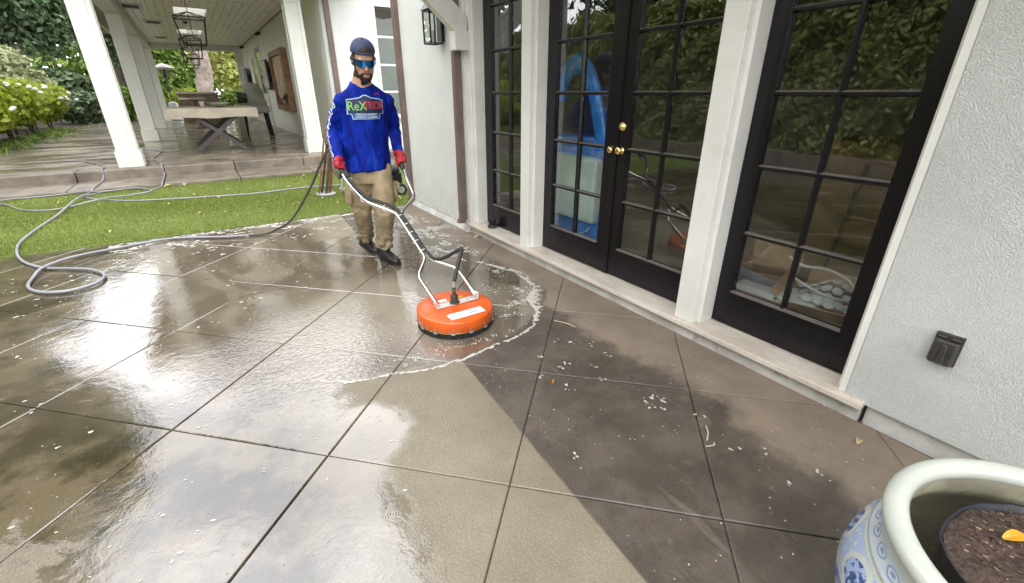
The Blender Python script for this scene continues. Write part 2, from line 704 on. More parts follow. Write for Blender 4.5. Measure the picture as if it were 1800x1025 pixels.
def glass(name, tint=(0.93, 0.95, 0.94), f0=0.07):
    m, n, b = newmat(name)
    n.n.remove(b)
    lw = n.new('ShaderNodeLayerWeight')
    lw.inputs['Blend'].default_value = 0.5
    fr = n.m('ADD', f0, n.mul(n.m('POWER', lw.outputs['Facing'], 4.0), 1 - f0))
    wav = n.bump(n.noise(n.obj(), 2.5, 2), 0.0015)
    tr = n.new('ShaderNodeBsdfTransparent')
    tr.inputs[0].default_value = (*tint, 1)
    gl = n.new('ShaderNodeBsdfGlossy')
    gl.inputs['Color'].default_value = (1, 1, 1, 1)
    gl.inputs['Roughness'].default_value = 0.004
    n.l.new(wav, gl.inputs['Normal'])
    ms = n.new('ShaderNodeMixShader')
    n.put(ms.inputs[0], fr)
    n.l.new(tr.outputs[0], ms.inputs[1])
    n.l.new(gl.outputs[0], ms.inputs[2])
    n.l.new(ms.outputs[0], n.n['Material Output'].inputs['Surface'])
    return m


def travertine():
    m, n, b = newmat('travertine')
    p = n.obj()
    c = n.mix(n.step(n.noise(n.scale(p, (3, 1, 3)), 4, 6, 0.65), 0.3, 0.7), (0.56, 0.49, 0.40), (0.72, 0.66, 0.57))
    pits = n.step(n.noise(n.scale(p, (2.2, 1, 1)), 38, 4, 0.7), 0.60, 0.68)
    c = n.mix(n.mul(pits, 0.6), c, (0.27, 0.22, 0.17))
    n.put(b.inputs['Base Color'], c)
    b.inputs['Roughness'].default_value = 0.45
    n.put(b.inputs['Normal'], n.bump(pits, -0.0012))
    return m


def soil_mat(name, c0, c1, sc=40, depth=0.02):
    m, n, b = newmat(name)
    p = n.obj()
    f = n.noise(p, sc, 6, 0.75)
    c = n.mix(n.step(f, 0.35, 0.65), c0, c1)
    c = n.mix(n.step(n.noise(p, sc * 3.1, 2), 0.68, 0.72), c, (0.30, 0.22, 0.14))
    n.put(b.inputs['Base Color'], c)
    b.inputs['Roughness'].default_value = 0.9
    n.put(b.inputs['Normal'], n.bump(f, depth))
    return m


M = {}
M['concrete'] = wet_concrete()
M['paver'] = wet_paver()
M['joint'] = simple('wet_joint', (0.085, 0.070, 0.054), 0.25, var=0.4, vscale=9)
M['step'] = simple('step_concrete', (0.165, 0.138, 0.104), 0.42, var=0.35, vscale=3.5, bump=0.002, bscale=90)
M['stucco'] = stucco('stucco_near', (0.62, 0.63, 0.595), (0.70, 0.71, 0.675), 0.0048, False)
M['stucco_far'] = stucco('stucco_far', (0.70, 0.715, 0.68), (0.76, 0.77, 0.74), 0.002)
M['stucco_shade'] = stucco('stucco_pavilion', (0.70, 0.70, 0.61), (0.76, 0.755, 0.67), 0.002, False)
M['ceiling'] = simple('ceiling_paint', (0.90, 0.89, 0.83), 0.32, var=0.03, vscale=2)
M['curb'] = simple('painted_curb', (0.52, 0.51, 0.47), 0.7, var=0.2, vscale=4, dirt=(0.12, 0.10, 0.08), dirt_amt=0.6, bump=0.002, bscale=50)
M['white'] = simple('white_paint', (0.76, 0.75, 0.69), 0.38, var=0.05, vscale=3, dirt=(0.45, 0.42, 0.36), dirt_amt=0.25)
M['cream'] = simple('cream_paint', (0.655, 0.66, 0.60), 0.4, var=0.05, vscale=2)
M['door'] = simple('black_door_paint', (0.0105, 0.009, 0.0105), 0.25, var=0.12, vscale=1.2, ior=1.36)
m_, n_, b_ = newmat('black_door_paint_lit_tops')
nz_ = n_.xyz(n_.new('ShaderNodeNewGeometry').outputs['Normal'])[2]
lit_ = n_.mul(n_.step(nz_, 0.25, 0.6), n_.step(n_.noise(n_.obj(), 14, 4), 0.2, 0.6, 0.6, 1.0))  # sky light on the up-facing bevels, painted into the colour
n_.put(b_.inputs['Base Color'], n_.mix(lit_, (0.0125, 0.0105, 0.012), (0.14, 0.125, 0.11)))
n_.put(b_.inputs['Roughness'], n_.step(lit_, 0.0, 1.0, 0.26, 0.7))
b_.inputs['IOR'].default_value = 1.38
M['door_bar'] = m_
M['glass'] = glass('door_glass')
M['glass_far'] = glass('window_glass', (0.75, 0.8, 0.78), 0.14)
M['brass'] = simple('brass', (0.80, 0.58, 0.22), 0.22, 1.0, var=0.15)
M['brown'] = simple('brown_metal', (0.165, 0.115, 0.098), 0.45, var=0.15, vscale=4, dirt=(0.06, 0.05, 0.04), dirt_amt=0.4)
M['blackmetal'] = simple('black_metal', (0.022, 0.021, 0.02), 0.4, 0.6, var=0.3)
M['bronze'] = simple('dark_bronze', (0.055, 0.05, 0.042), 0.42, 0.3, var=0.25, vscale=14)
M['trav'] = travertine()
M['frost'] = simple('lantern_glass', (0.72, 0.74, 0.72), 0.2, var=0.1)
M['earth'] = soil_mat('garden_soil', (0.03, 0.022, 0.014), (0.085, 0.06, 0.038), 14, 0.03)
M['room_wall'] = simple('room_wall', (0.34, 0.33, 0.30), 0.8, var=0.05)
M['room_floor'] = simple('room_floor', (0.40, 0.33, 0.26), 0.45, var=0.25, vscale=3)
M['card'] = simple('cardboard', (0.56, 0.36, 0.20), 0.8, var=0.14, vscale=5)
M['card_dark'] = simple('dark_cardboard', (0.20, 0.125, 0.06), 0.8, var=0.2, vscale=2)
M['rubber'] = simple('black_rubber', (0.017, 0.017, 0.017), 0.55, var=0.3, vscale=20)
M['hose'] = simple('grey_hose', (0.25, 0.25, 0.27), 0.38, var=0.15, vscale=5)
M['hose_dark'] = simple('dark_hose', (0.055, 0.062, 0.045), 0.4, var=0.2, vscale=5)
M['steel'] = simple('stainless_tube', (0.78, 0.77, 0.74), 0.2, 1.0, var=0.06, vscale=12)
M['alu'] = simple('aluminium_plate', (0.86, 0.84, 0.82), 0.34, 0.7, var=0.06, vscale=12)

# ================================================================== the ground
m_ = MB().box(-60, 60, -60, 90, -0.40, -0.06)
struct(m_.build('ground', M['earth']))

# patio: concrete slabs laid on the diagonal, tooled joints between them
S, OX, OY = 0.784, 0.148, 1.632
PX0, PX1, PY0, PY1 = -5.0, 2.262, -3.2, 5.84
base = MB().box(PX0, PX1 + 0.3, PY0, PY1, -0.06, -0.012).build('patio', M['joint'])
struct(base)


def clip(poly, a, b, c):
    """keep a*x+b*y<=c"""
    out = []
    for i in range(len(poly)):
        p, q = poly[i], poly[(i + 1) % len(poly)]
        dp, dq = a * p[0] + b * p[1] - c, a * q[0] + b * q[1] - c
        if dp <= 0:
            out.append(p)
        if dp * dq < 0:
            t = dp / (dp - dq)
            out.append((p[0] + (q[0] - p[0]) * t, p[1] + (q[1] - p[1]) * t))
    return out


def inset(poly, d):
    n_ = len(poly)
    cx, cy = sum(p[0] for p in poly) / n_, sum(p[1] for p in poly) / n_
    out = list(poly)
    for i in range(n_):
        p, q = poly[i], poly[(i + 1) % n_]
        ex, ey = q[0] - p[0], q[1] - p[1]
        L = math.hypot(ex, ey)
        if L < 1e-6:
            continue
        nx, ny = ey / L, -ex / L
        if nx * (cx - p[0]) + ny * (cy - p[1]) > 0:
            nx, ny = -nx, -ny
        out = clip(out, nx, ny, nx * p[0] + ny * p[1] - d)
        if len(out) < 3:
            return []
    return out


def resample(poly, k):
    """points on the outline of poly at the same angles as used for all its rings"""
    return poly


def slab_mesh(poly, gap, cham, top, bot):
    a = inset(poly, gap / 2)
    b_ = inset(poly, gap / 2 + cham)
    if len(a) < 3 or len(b_) != len(a):
        return None
    n_ = len(a)
    vs_ = [(x, y, bot) for x, y in a] + [(x, y, top - cham * 0.7) for x, y in a] + [(x, y, top) for x, y in b_]
    fs = [tuple(2 * n_ + i for i in range(n_))]
    for r_ in (0, 1):
        for i in range(n_):
            fs.append((r_ * n_ + i, r_ * n_ + (i + 1) % n_, (r_ + 1) * n_ + (i + 1) % n_, (r_ + 1) * n_ + i))
    mb = MB()
    mb.v, mb.f = vs_, fs
    return mb


h = S / math.sqrt(2)
for i in range(-14, 15):
    for j in range(-14, 15):
        cx, cy = OX + (i + j) * h, OY + (j - i) * h
        poly = [(cx, cy), (cx + h, cy - h), (cx + 2 * h, cy), (cx + h, cy + h)]
        for a, b_, c in ((1, 0, PX1), (-1, 0, -PX0), (0, 1, PY1), (0, -1, -PY0)):
            poly = clip(poly, a, b_, c)
            if len(poly) < 3:
                break
        if len(poly) < 3:
            continue
        A = abs(sum(poly[k][0] * poly[(k + 1) % len(poly)][1] - poly[(k + 1) % len(poly)][0] * poly[k][1] for k in range(len(poly)))) / 2
        if A < 0.01:
            continue
        mb = slab_mesh(poly, 0.0045, 0.0045, rnd.uniform(-0.001, 0.0005), -0.03)
        if mb:
            mb.build('slab', M['concrete'], base)

# lawn of short artificial turf
m_, n_, b_ = newmat('turf_base')
n_.put(b_.inputs['Base Color'], n_.mix(n_.noise(n_.obj(), 60, 3), (0.06, 0.10, 0.016), (0.15, 0.21, 0.04)))
b_.inputs['Roughness'].default_value = 0.9
M['turf_base'] = m_
lawn = MB().box(-7.0, 7.0, 5.845, 9.14, -0.06, 0.004).build('lawn', M['turf_base'])
struct(lawn)
M['blade'] = leaf_mat('turf_blade', [(0.15, 0.205, 0.030), (0.21, 0.27, 0.045), (0.26, 0.32, 0.065), (0.34, 0.37, 0.13), (0.18, 0.235, 0.04)], 0.55, 0.25)


def turf():
    g = np.random.default_rng(3)
    n1 = 150000
    x = np.concatenate([g.uniform(-3.2, 2.3, n1), g.uniform(-7, -3.2, 26000), g.uniform(2.3, 5, 14000)])
    n = len(x)
    y = g.uniform(5.86, 9.13, n)
    z = np.full(n, 0.003)
    P = np.stack([x, y, z], 1)
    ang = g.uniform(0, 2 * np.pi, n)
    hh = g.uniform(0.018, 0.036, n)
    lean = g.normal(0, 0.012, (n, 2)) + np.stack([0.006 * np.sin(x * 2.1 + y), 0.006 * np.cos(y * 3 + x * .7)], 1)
    wd = g.uniform(0.003, 0.0055, n) * (1 + (y - 5.8) * 0.12)
    d = np.stack([np.cos(ang), np.sin(ang), np.zeros(n)], 1) * wd[:, None]
    V = np.empty((n, 3, 3))
    V[:, 0] = P - d
    V[:, 1] = P + d
    V[:, 2] = P + np.concatenate([lean, hh[:, None]], 1)
    me = bpy.data.meshes.new('grass')
    me.vertices.add(n * 3)
    me.vertices.foreach_set('co', V.reshape(-1))
    me.loops.add(n * 3)
    me.loops.foreach_set('vertex_index', np.arange(n * 3))
    me.polygons.add(n)
    me.polygons.foreach_set('loop_start', np.arange(n) * 3)
    me.update(calc_edges=True)
    return stuff(link('grass', me, M['blade']), 'short bright green turf between the wet patio and the pavilion step', 'grass')


turf()

# two low concrete steps up to the pavilion, cast in lengths
FZ = 0.22
sub = MB().box(-7, 7.0, 9.14, 10.1, -0.06, 0.02).build('step', M['joint'])
struct(sub)
xs = [-7.0, -4.4, -1.83, -0.66, 0.42, 1.62, 3.2, 5.0]
for k in range(len(xs) - 1):
    MB().box(xs[k] + 0.005, xs[k + 1] - 0.005, 9.14, 10.06, 0.0, 0.068).build('step_tread', M['step'], sub, bev=0.012)
    MB().box(xs[k] + 0.005, xs[k + 1] - 0.005, 10.06, 10.46, 0.0, FZ).build('step_riser', M['step'], sub, bev=0.014)

# pavilion floor, wet stone pavers
pf = MB().box(-3.6, 2.6, 10.47, 30.0, -0.06, FZ - 0.02).build('pavilion_floor', M['joint'])
struct(pf)
yy = 10.47
row = 0
while yy < 26.5:
    ln = 0.62 if yy < 20 else 1.24
    xx = -3.6 - (0.45 if row % 2 else 0)
    while xx < 2.6:
        x0, x1 = max(-3.6, xx), min(2.6, xx + 0.9)
        if x1 - x0 > 0.05:
            MB().box(x0 + 0.004, x1 - 0.004, yy + 0.004, yy + ln - 0.004, FZ - 0.05, FZ + rnd.uniform(-0.002, 0.001)).build('paver', M['paver'], pf)
        xx += 0.9
    yy += ln
    row += 1

# planting bed beside the pavilion, far lawn
struct(MB().box(-14, -3.6, 9.2, 34, -0.06, FZ - 0.03).build('garden_bed', M['earth']))
struct(MB().box(-3.6, 9, 30.0, 42, -0.06, FZ - 0.02).build('far_ground', M['turf_base']))

# ================================================================== the house with the french doors
HX = 2.25
house = thing('house', 'white stucco house with black french doors along the patio', 'house', (2.4, 2.4, 0))
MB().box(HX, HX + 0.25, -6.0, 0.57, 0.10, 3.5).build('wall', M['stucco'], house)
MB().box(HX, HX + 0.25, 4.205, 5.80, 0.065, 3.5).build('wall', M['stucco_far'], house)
MB().box(HX + 0.02, HX + 0.25, 0.57, 4.205, 2.66, 3.5).build('wall', M['stucco_far'], house)
MB().box(HX + 0.25, 9.0, 5.55, 5.80, 0.0, 3.5).build('wall', M['stucco_far'], house)
MB().box(HX + 0.25, 9.0, -6.0, -5.8, 0.0, 3.5).build('wall', M['stucco_far'], house)
# plinth under the stucco
MB().box(HX + 0.03, HX + 0.25, -6.0, 0.485, -0.04, 0.10).build('plinth', M['curb'], house, bev=0.01)
MB().prism([(HX - 0.045, 4.215, -0.04), (HX - 0.045, 4.215, 0.012), (HX - 0.006, 4.215, 0.058), (HX + 0.25, 4.215, 0.064), (HX + 0.25, 4.215, -0.04)], (0, 1.60, 0)).build('plinth', M['curb'], house)
MB().box(HX + 0.006, HX + 0.34, 0.50, 4.20, -0.04, 0.072).build('plinth', M['curb'], house)
# stone threshold in lengths
ys = [0.49, 1.46, 2.45, 3.40, 4.212]
th = MB().box(HX - 0.0, HX + 0.36, 0.495, 4.205, 0.0725, 0.080).build('threshold', M['trav'], house)
for k in range(4):
    MB().box(HX - 0.036, HX + 0.36, ys[k] + 0.0006, ys[k + 1] - 0.0006, 0.0805, 0.112).build('threshold_stone', M['trav'], th, bev=0.005)


def post(y0, y1, x0, x1, ys0, ys1, xs0):
    o = MB().box(x0, x1, y0, y1, 0.1125, 2.68).build('post', M['white'], house, bev=0.004)
    MB().box(xs0, HX + 0.19, ys0, y0 - 0.0005, 0.1125, 2.68).build('post_moulding', M['white'], o, bev=0.003)
    MB().box(xs0, HX + 0.19, y1 + 0.0005, ys1, 0.1125, 2.68).build('post_moulding', M['white'], o, bev=0.003)


post(3.140, 3.262, HX - 0.003, HX + 0.185, 3.120, 3.282, HX + 0.045)
post(1.405, 1.535, HX - 0.003, HX + 0.185, 1.380, 1.556, HX + 0.040)
post(4.130, 4.200, HX + 0.014, HX + 0.185, 4.108, 4.204, HX + 0.040)
post(0.572, 0.604, HX + 0.004, HX + 0.185, 0.5705, 0.622, HX + 0.05)
MB().box(HX + 0.0, HX + 0.19, 0.60, 4.20, 2.612, 2.72).build('head_casing', M['white'], house, bev=0.004)

ZR = [0.335, 0.680, 1.042, 1.397, 1.750, 2.105, 2.460]
DX0, DX1 = 2.398, 2.444


def french_door(y0, y1, g0, gm, g1, label=None, hinge=None):
    d = MB()
    d.box(DX0, DX1, y0, g0, 0.118, 2.605)
    d.box(DX0, DX1, g1, y1, 0.118, 2.605)
    d.box(DX0 + 0.0002, DX1, g0, g1, 0.118, ZR[0])
    d.box(DX0 + 0.0002, DX1, g0, g1, ZR[6], 2.605)
    door = d.build('french_door', M['door'], house, bev=0.003)
    if label:
        door['label'] = label
    mw = 0.0135
    for z in ZR[1:6]:
        prof = [(DX0 + 0.002, 0, z - 0.006), (DX0 + 0.002, 0, z + 0.006), (DX0 + 0.018, 0, z + mw), (DX1 - 0.004, 0, z + mw), (DX1 - 0.004, 0, z - mw), (DX0 + 0.018, 0, z - mw)]
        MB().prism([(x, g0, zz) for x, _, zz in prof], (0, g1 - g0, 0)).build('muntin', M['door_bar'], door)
    prof = [(DX0 + 0.004, gm - 0.006), (DX0 + 0.004, gm + 0.006), (DX0 + 0.019, gm + mw), (DX1 - 0.005, gm + mw), (DX1 - 0.005, gm - mw), (DX0 + 0.019, gm - mw)]
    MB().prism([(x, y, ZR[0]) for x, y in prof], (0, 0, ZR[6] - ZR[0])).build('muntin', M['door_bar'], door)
    # putty bevel round the glazed field
    for (ya, yb) in ((g0, gm - mw), (gm + mw, g1)):
        for k in range(6):
            MB().box(2.4205, 2.4235, ya + 0.0004, yb - 0.0004, ZR[k] + (mw if k else 0) + 0.0004, ZR[k + 1] - (mw if k < 5 else 0) - 0.0004).build('pane', M['glass'], door)
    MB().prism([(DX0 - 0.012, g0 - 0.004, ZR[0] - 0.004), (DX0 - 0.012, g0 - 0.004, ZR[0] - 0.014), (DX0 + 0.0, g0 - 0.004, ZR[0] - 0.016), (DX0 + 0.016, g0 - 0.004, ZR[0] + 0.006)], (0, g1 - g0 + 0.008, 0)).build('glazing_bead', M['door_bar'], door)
    return door


french_door(3.284, 4.106, 3.375, 3.675, 3.978)
d_l = french_door(2.312, 3.118, 2.428, 2.716, 3.010)
d_r = french_door(1.558, 2.306, 1.636, 1.924, 2.210)
french_door(0.624, 1.378, 0.716, 1.002, 1.289)
MB().box(DX0 - 0.012, DX0 - 0.0005, 2.290, 2.330, 0.118, 2.60).build('astragal', M['door'], d_l, bev=0.003)
MB().box(DX0 - 0.006, DX1, 2.330, 3.117, 0.1125, 0.1175).build('sweep', M['brown'], d_l)


def knob(y, z, door, r, big=True):
    prof = [(0.0, 0.0), (r * 1.0, 0.0), (r * 0.98, 0.004), (r * 0.55, 0.008), (r * 0.5, 0.014), (r * 0.85, 0.020), (r, 0.030), (r * 0.85, 0.040), (r * 0.35, 0.045), (0.0, 0.045)]
    if not big:
        prof = [(0, 0), (r * 1.1, 0), (r * 1.1, 0.008), (r * 0.9, 0.018), (r * 0.55, 0.020), (r * 0.5, 0.026), (0, 0.026)]
    mb = MB()
    n_ = 20
    for r_, d_ in prof:
        for k in range(n_):
            a = 2 * math.pi * k / n_
            mb.v.append((DX0 - 0.0005 - d_, y + r_ * math.cos(a), z + r_ * math.sin(a)))
    for i in range(len(prof) - 1):
        for k in range(n_):
            mb.f.append((i * n_ + k, i * n_ + (k + 1) % n_, (i + 1) * n_ + (k + 1) % n_, (i + 1) * n_ + k))
    mb.build('door_knob' if big else 'deadbolt', M['brass'], door, smooth=True)


knob(2.258, 1.036, d_r, 0.027)
knob(2.336, 1.036, d_l, 0.024)
knob(2.258, 1.192, d_r, 0.028, False)

# the roof that shelters the doors, carried on white brackets
MB().box(1.02, HX + 0.02, -6.0, 4.34, 2.90, 2.94).build('soffit', M['white'], house)
MB().box(0.98, 1.02, -6.0, 4.38, 2.84, 3.06).build('fascia', M['white'], house)
MB().prism([(0.90, -6.0, 3.06), (HX + 0.3, -6.0, 3.62), (HX + 0.3, -6.0, 3.55), (1.0, -6.0, 2.97)], (0, 10.4, 0)).build('porch_roof', M['brown'], house)
MB().prism([(HX + 0.25, -6.0, 3.5), (6, -6.0, 5.2), (9, -6.0, 3.5)], (0, 11.8, 0)).build('roof', M['brown'], house)
bk = MB().box(2.118, HX + 0.012, 4.130, 4.235, 1.757, 1.915).build('bracket', M['white'], house, bev=0.004)
d0 = Vector((1.84 - 2.12, 0, 2.12 - 1.92)).normalized()
pts = [(2.10, 4.136, 1.9155), (HX + 0.0, 4.136, 1.9155), (HX + 0.0, 4.136, 2.06), (1.30, 4.136, 2.88), (1.08, 4.136, 2.88)]
MB().prism([(2.115, 4.137, 1.9155), (HX - 0.002, 4.137, 1.9155), (HX - 0.002, 4.137, 2.035), (1.16, 4.137, 2.895), (0.99 + 0.04, 4.137, 2.895), (1.05, 4.137, 2.80)], (0, 0.092, 0)).build('bracket_strut', M['white'], bk, bev=0.004)


def downspout(x, y, z0, z1, sx=0.075, sy=0.06, shoe=True):
    mb = MB().box(x, x + sx, y, y + sy, z0, z1)
    o = mb.build('downspout', M['brown'], house, bev=0.006)
    if shoe:
        MB().box(x - 0.002, x + sx + 0.002, y - 0.004, y + sy + 0.002, z0 + 0.13, z0 + 0.142).build('strap', M['brown'], o)
        MB().prism([(x + 0.0, y - 0.001, z0 - 0.0), (x - 0.03, y - 0.001, z0 - 0.055), (x + 0.045, y - 0.001, z0 - 0.06), (x + sx, y - 0.001, z0 - 0.0)], (0, sy, 0)).build('outlet_shoe', M['brown'], o)
    return o


downspout(2.165, 4.27, 0.155, 2.90)
downspout(2.19, 5.80, 0.03, 3.4, 0.075, 0.085, False)

# room behind the doors
MB().box(HX + 0.36, 7.2, -1.2, 5.54, 0.02, 0.10).build('room_floor', M['room_floor'], house)
MB().box(7.2, 7.3, -1.2, 5.54, 0.10, 2.9).build('room_wall', M['room_wall'], house)
MB().box(HX + 0.26, 7.2, -1.3, -1.2, 0.10, 2.9).build('room_wall', M['room_wall'], house)
MB().box(HX + 0.26, 7.2, 5.44, 5.54, 0.10, 2.9).build('room_wall', M['room_wall'], house)
MB().box(HX + 0.26, 7.2, -1.3, 5.54, 2.9, 2.95).build('room_ceiling', M['room_wall'], house)

# ------------------------------------------------------------------ wing behind: recessed wall with window
BY = 10.72
wing = thing('house_wing', 'set back white house wall with a tall window behind the man', 'house', (4.5, BY, 0))
w0, w1, wz0, wz1 = 3.63, 4.35, 0.95, 3.05
MB().box(2.53, w0, BY, BY + 0.25, -0.05, 3.6).build('wall', M['stucco_far'], wing)
MB().box(w1, 8.5, BY, BY + 0.25, -0.05, 3.6).build('wall', M['stucco_far'], wing)
MB().box(w0, w1, BY, BY + 0.25, -0.05, wz0).build('wall', M['stucco_far'], wing)
MB().box(w0, w1, BY, BY + 0.25, wz1, 3.6).build('wall', M['stucco_far'], wing)
fr = MB()
fr.box(w0 - 0.07, w0, BY - 0.03, BY + 0.1, wz0 - 0.07, wz1 + 0.07)
fr.box(w1, w1 + 0.07, BY - 0.03, BY + 0.1, wz0 - 0.07, wz1 + 0.07)
fr.box(w0, w1, BY - 0.03, BY + 0.1, wz1, wz1 + 0.07)
fr.box(w0 - 0.1, w1 + 0.1, BY - 0.08, BY + 0.1, wz0 - 0.10, wz0 - 0.001)
win = fr.build('window', M['white'], wing, bev=0.004)
zs = [wz0, 1.42, 1.96, 2.50, wz1]
for z in zs[1:-1]:
    MB().box(w0, w1, BY + 0.02, BY + 0.05, z - 0.02, z + 0.02).build('muntin', M['white'], win)
for k in range(4):
    MB().box(w0, w1, BY + 0.033, BY + 0.038, zs[k] + (0.021 if k else 0), zs[k + 1] - (0.021 if k < 3 else 0)).build('pane', M['glass_far'], win)
MB().box(w0 - 0.2, w1 + 0.2, BY + 0.6, BY + 0.62, 0.3, 3.3).build('window_blind', M['room_wall'], wing)
MB().box(2.60, 2.70, BY - 0.085, BY - 0.002, 0.05, 3.55).build('downspout', M['brown'], wing, bev=0.006)
MB().prism([(2.4, BY - 0.3, 3.55), (2.4, BY + 3, 4.6), (2.4, BY + 6, 3.6)], (6.2, 0, 0)).build('roof', M['brown'], wing)

# ================================================================== pavilion
pav = thing('pavilion', 'open white garden pavilion with square columns and boarded ceiling', 'pavilion', (0.6, 18.0, FZ))
CZ = 3.37


def column(xc, yc, w=0.30, top=3.14):
    hw = w / 2 - 0.014
    c = MB().box(xc - hw, xc + hw, yc - hw, yc + hw, FZ + 0.285, top)
    o = c.build('column', M['cream'], pav)
    e = 0.014
    t = MB()
    for sx in (-1, 1):
        for sy in (-1, 1):
            x0, x1 = sorted((xc + sx * (hw + e), xc + sx * (hw - 0.045)))
            y0, y1 = sorted((yc + sy * (hw + e), yc + sy * (hw - 0.045)))
            MB().box(x0, x1, y0, y1, FZ + 0.29, top - 0.002).build('corner_board', M['cream'], o, bev=0.004)
    MB().box(xc - w / 2 - 0.004, xc + w / 2 + 0.004, yc - w / 2 - 0.004, yc + w / 2 + 0.004, top - 0.16, top - 0.001).build('capital', M['cream'], o, bev=0.006)
    pw = w / 2 + 0.03
    MB().box(xc - pw, xc + pw, yc - pw, yc + pw, FZ + 0.001, FZ + 0.265).build('column_base', M['cream'], o, bev=0.008)
    MB().box(xc - pw + 0.012, xc + pw - 0.012, yc - pw + 0.012, yc + pw - 0.012, FZ + 0.266, FZ + 0.284).build('base_moulding', M['cream'], o, bev=0.006)
    return o


CYS = [10.40, 15.84, 21.28, 26.72]
for y in CYS:
    column(-1.095, y)
column(2.035, 10.86)
column(2.36, 26.72, 0.34)
# beams on the columns
MB().box(-1.26, -0.93, 10.2, 26.9, 3.141, 3.46).build('beam', M['cream'], pav, bev=0.006)
MB().box(-0.929, 2.60, 10.22, 10.52, 3.141, 3.46).build('beam', M['cream'], pav, bev=0.006)
MB().box(-0.929, 2.60, 26.6, 26.9, 3.141, 3.46).build('beam', M['cream'], pav, bev=0.006)
# boarded ceiling with three skylights
ceil = MB().box(-0.93, 2.6, 10.52, 10.60, CZ + 0.012, CZ + 0.05).build('ceiling', M['cream'], pav)
SKY = [(15.55, 17.10), (20.65, 22.25), (11.2, 12.5)]
SX0, SX1 = 0.17, 0.71
bw = 0.18
x = -0.925
edges = []
while x < 2.53:
    edges.append(x)
    x += bw
k0 = [e for e in edges]
for e in edges:
    xa, xb = e + 0.005, min(2.54, e + bw - 0.005)
    segs = [(10.525, 26.59)]
    if xb > SX0 and xa < SX1:
        segs = []
        y = 10.525
        for a, b2 in sorted(SKY):
            segs.append((y, a))
            y = b2
        segs.append((y, 26.59))
    for a, b2 in segs:
        MB().box(xa, xb, a, b2, CZ, CZ + 0.02).build('board', M['ceiling'], ceil, bev=0.003)
xa = max(e for e in edges if e <= SX0) + 0.0
xb = min(e for e in edges if e >= SX1)
lid = MB()
# deck above the boards, open over the skylights
lid.box(-1.2, xa - 0.02, 10.3, 26.9, CZ + 0.06, CZ + 0.12)
lid.box(xb + 0.02, 2.62, 10.3, 26.9, CZ + 0.06, CZ + 0.12)
y = 10.3
for a, b2 in sorted(SKY):
    lid.box(xa - 0.0199, xb + 0.0199, y, a, CZ + 0.06, CZ + 0.12)
    y = b2
lid.box(xa - 0.0199, xb + 0.0199, y, 26.9, CZ + 0.06, CZ + 0.12)
lid.build('roof_deck', M['brown'], pav)
m_, n_, b_ = newmat('skylight_glass')
n_.n.remove(b_)
t1 = n_.new('ShaderNodeBsdfTransparent')
t1.inputs[0].default_value = (0.8, 0.82, 0.8, 1)
t2 = n_.new('ShaderNodeBsdfTranslucent')
t2.inputs[0].default_value = (0.9, 0.9, 0.88, 1)
ms = n_.new('ShaderNodeMixShader')
ms.inputs[0].default_value = 0.6
n_.l.new(t1.outputs[0], ms.inputs[1])
n_.l.new(t2.outputs[0], ms.inputs[2])
n_.l.new(ms.outputs[0], n_.n['Material Output'].inputs['Surface'])
M['skyglass'] = m_
for a, b2 in SKY:
    s_ = MB()
    s_.box(xa - 0.019, xa, a, b2, CZ + 0.021, CZ + 0.40)
    s_.box(xb, xb + 0.019, a, b2, CZ + 0.021, CZ + 0.40)
    s_.box(xa, xb, a - 0.0, a + 0.02, CZ + 0.021, CZ + 0.40)
    s_.box(xa, xb, b2 - 0.02, b2, CZ + 0.021, CZ + 0.40)
    sk = s_.build('skylight', M['white'], pav)
    MB().box(xa - 0.015, xb + 0.015, a + 0.005, b2 - 0.005, CZ + 0.401, CZ + 0.407).build('skylight_pane', M['skyglass'], sk)
    MB().box(xa - 0.06, xb + 0.06, a - 0.06, a - 0.001, CZ - 0.012, CZ - 0.0005).build('skylight_trim', M['cream'], sk)
    MB().box(xa - 0.06, xb + 0.06, b2 + 0.001, b2 + 0.06, CZ - 0.012, CZ - 0.0005).build('skylight_trim', M['cream'], sk)
# low pitched roof, outer slopes only (the middle lane stays open over the skylights)
for xo, xi in ((-1.75, xa - 0.03), (3.1, xb + 0.03)):
    MB().prism([(xo, 9.75, 3.40), (xi, 9.75, 3.95), (xi, 9.75, 3.50), (xo, 9.75, 3.32)], (0, 17.6, 0)).build('roof', M['brown'], pav)
MB().box(-1.80, 3.1, 9.70, 9.749, 3.30, 3.46).build('fascia', M['white'], pav)
MB().box(-1.83, -1.751, 9.70, 27.4, 3.28, 3.42).build('gutter', M['white'], pav)
# long wall of the pavilion with doors
WX = 2.53
wall = MB().box(WX, WX + 0.2, BY + 0.26, 26.5, 0.0, 3.6).build('wall', M['stucco_shade'], pav)
for (ya, yb, top) in ((13.75, 14.75, 3.0), (20.6, 21.9, 2.95), (22.6, 23.6, 2.7)):
    f = MB()
    f.box(WX - 0.035, WX - 0.001, ya - 0.1, ya, FZ, top)
    f.box(WX - 0.035, WX - 0.001, yb, yb + 0.1, FZ, top)
    f.box(WX - 0.035, WX - 0.001, ya - 0.1, yb + 0.1, top + 0.001, top + 0.11)
    dr = f.build('wall_door', M['cream'], pav, bev=0.004)
    if ya > 14:
        MB().box(WX - 0.012, WX - 0.002, ya, yb, FZ + 1.15, top).build('pane', M['glass_far'], dr)
        MB().box(WX - 0.02, WX - 0.002, ya, yb, FZ, FZ + 1.149).build('lower_panel', M['cream'], dr)
    else:
        MB().box(WX - 0.02, WX - 0.002, ya, yb, FZ, top).build('panel', M['cream'], dr)
MB().box(WX - 0.018, WX - 0.001, 15.0, 20.4, FZ, FZ + 0.14).build('skirting', M['cream'], wall)
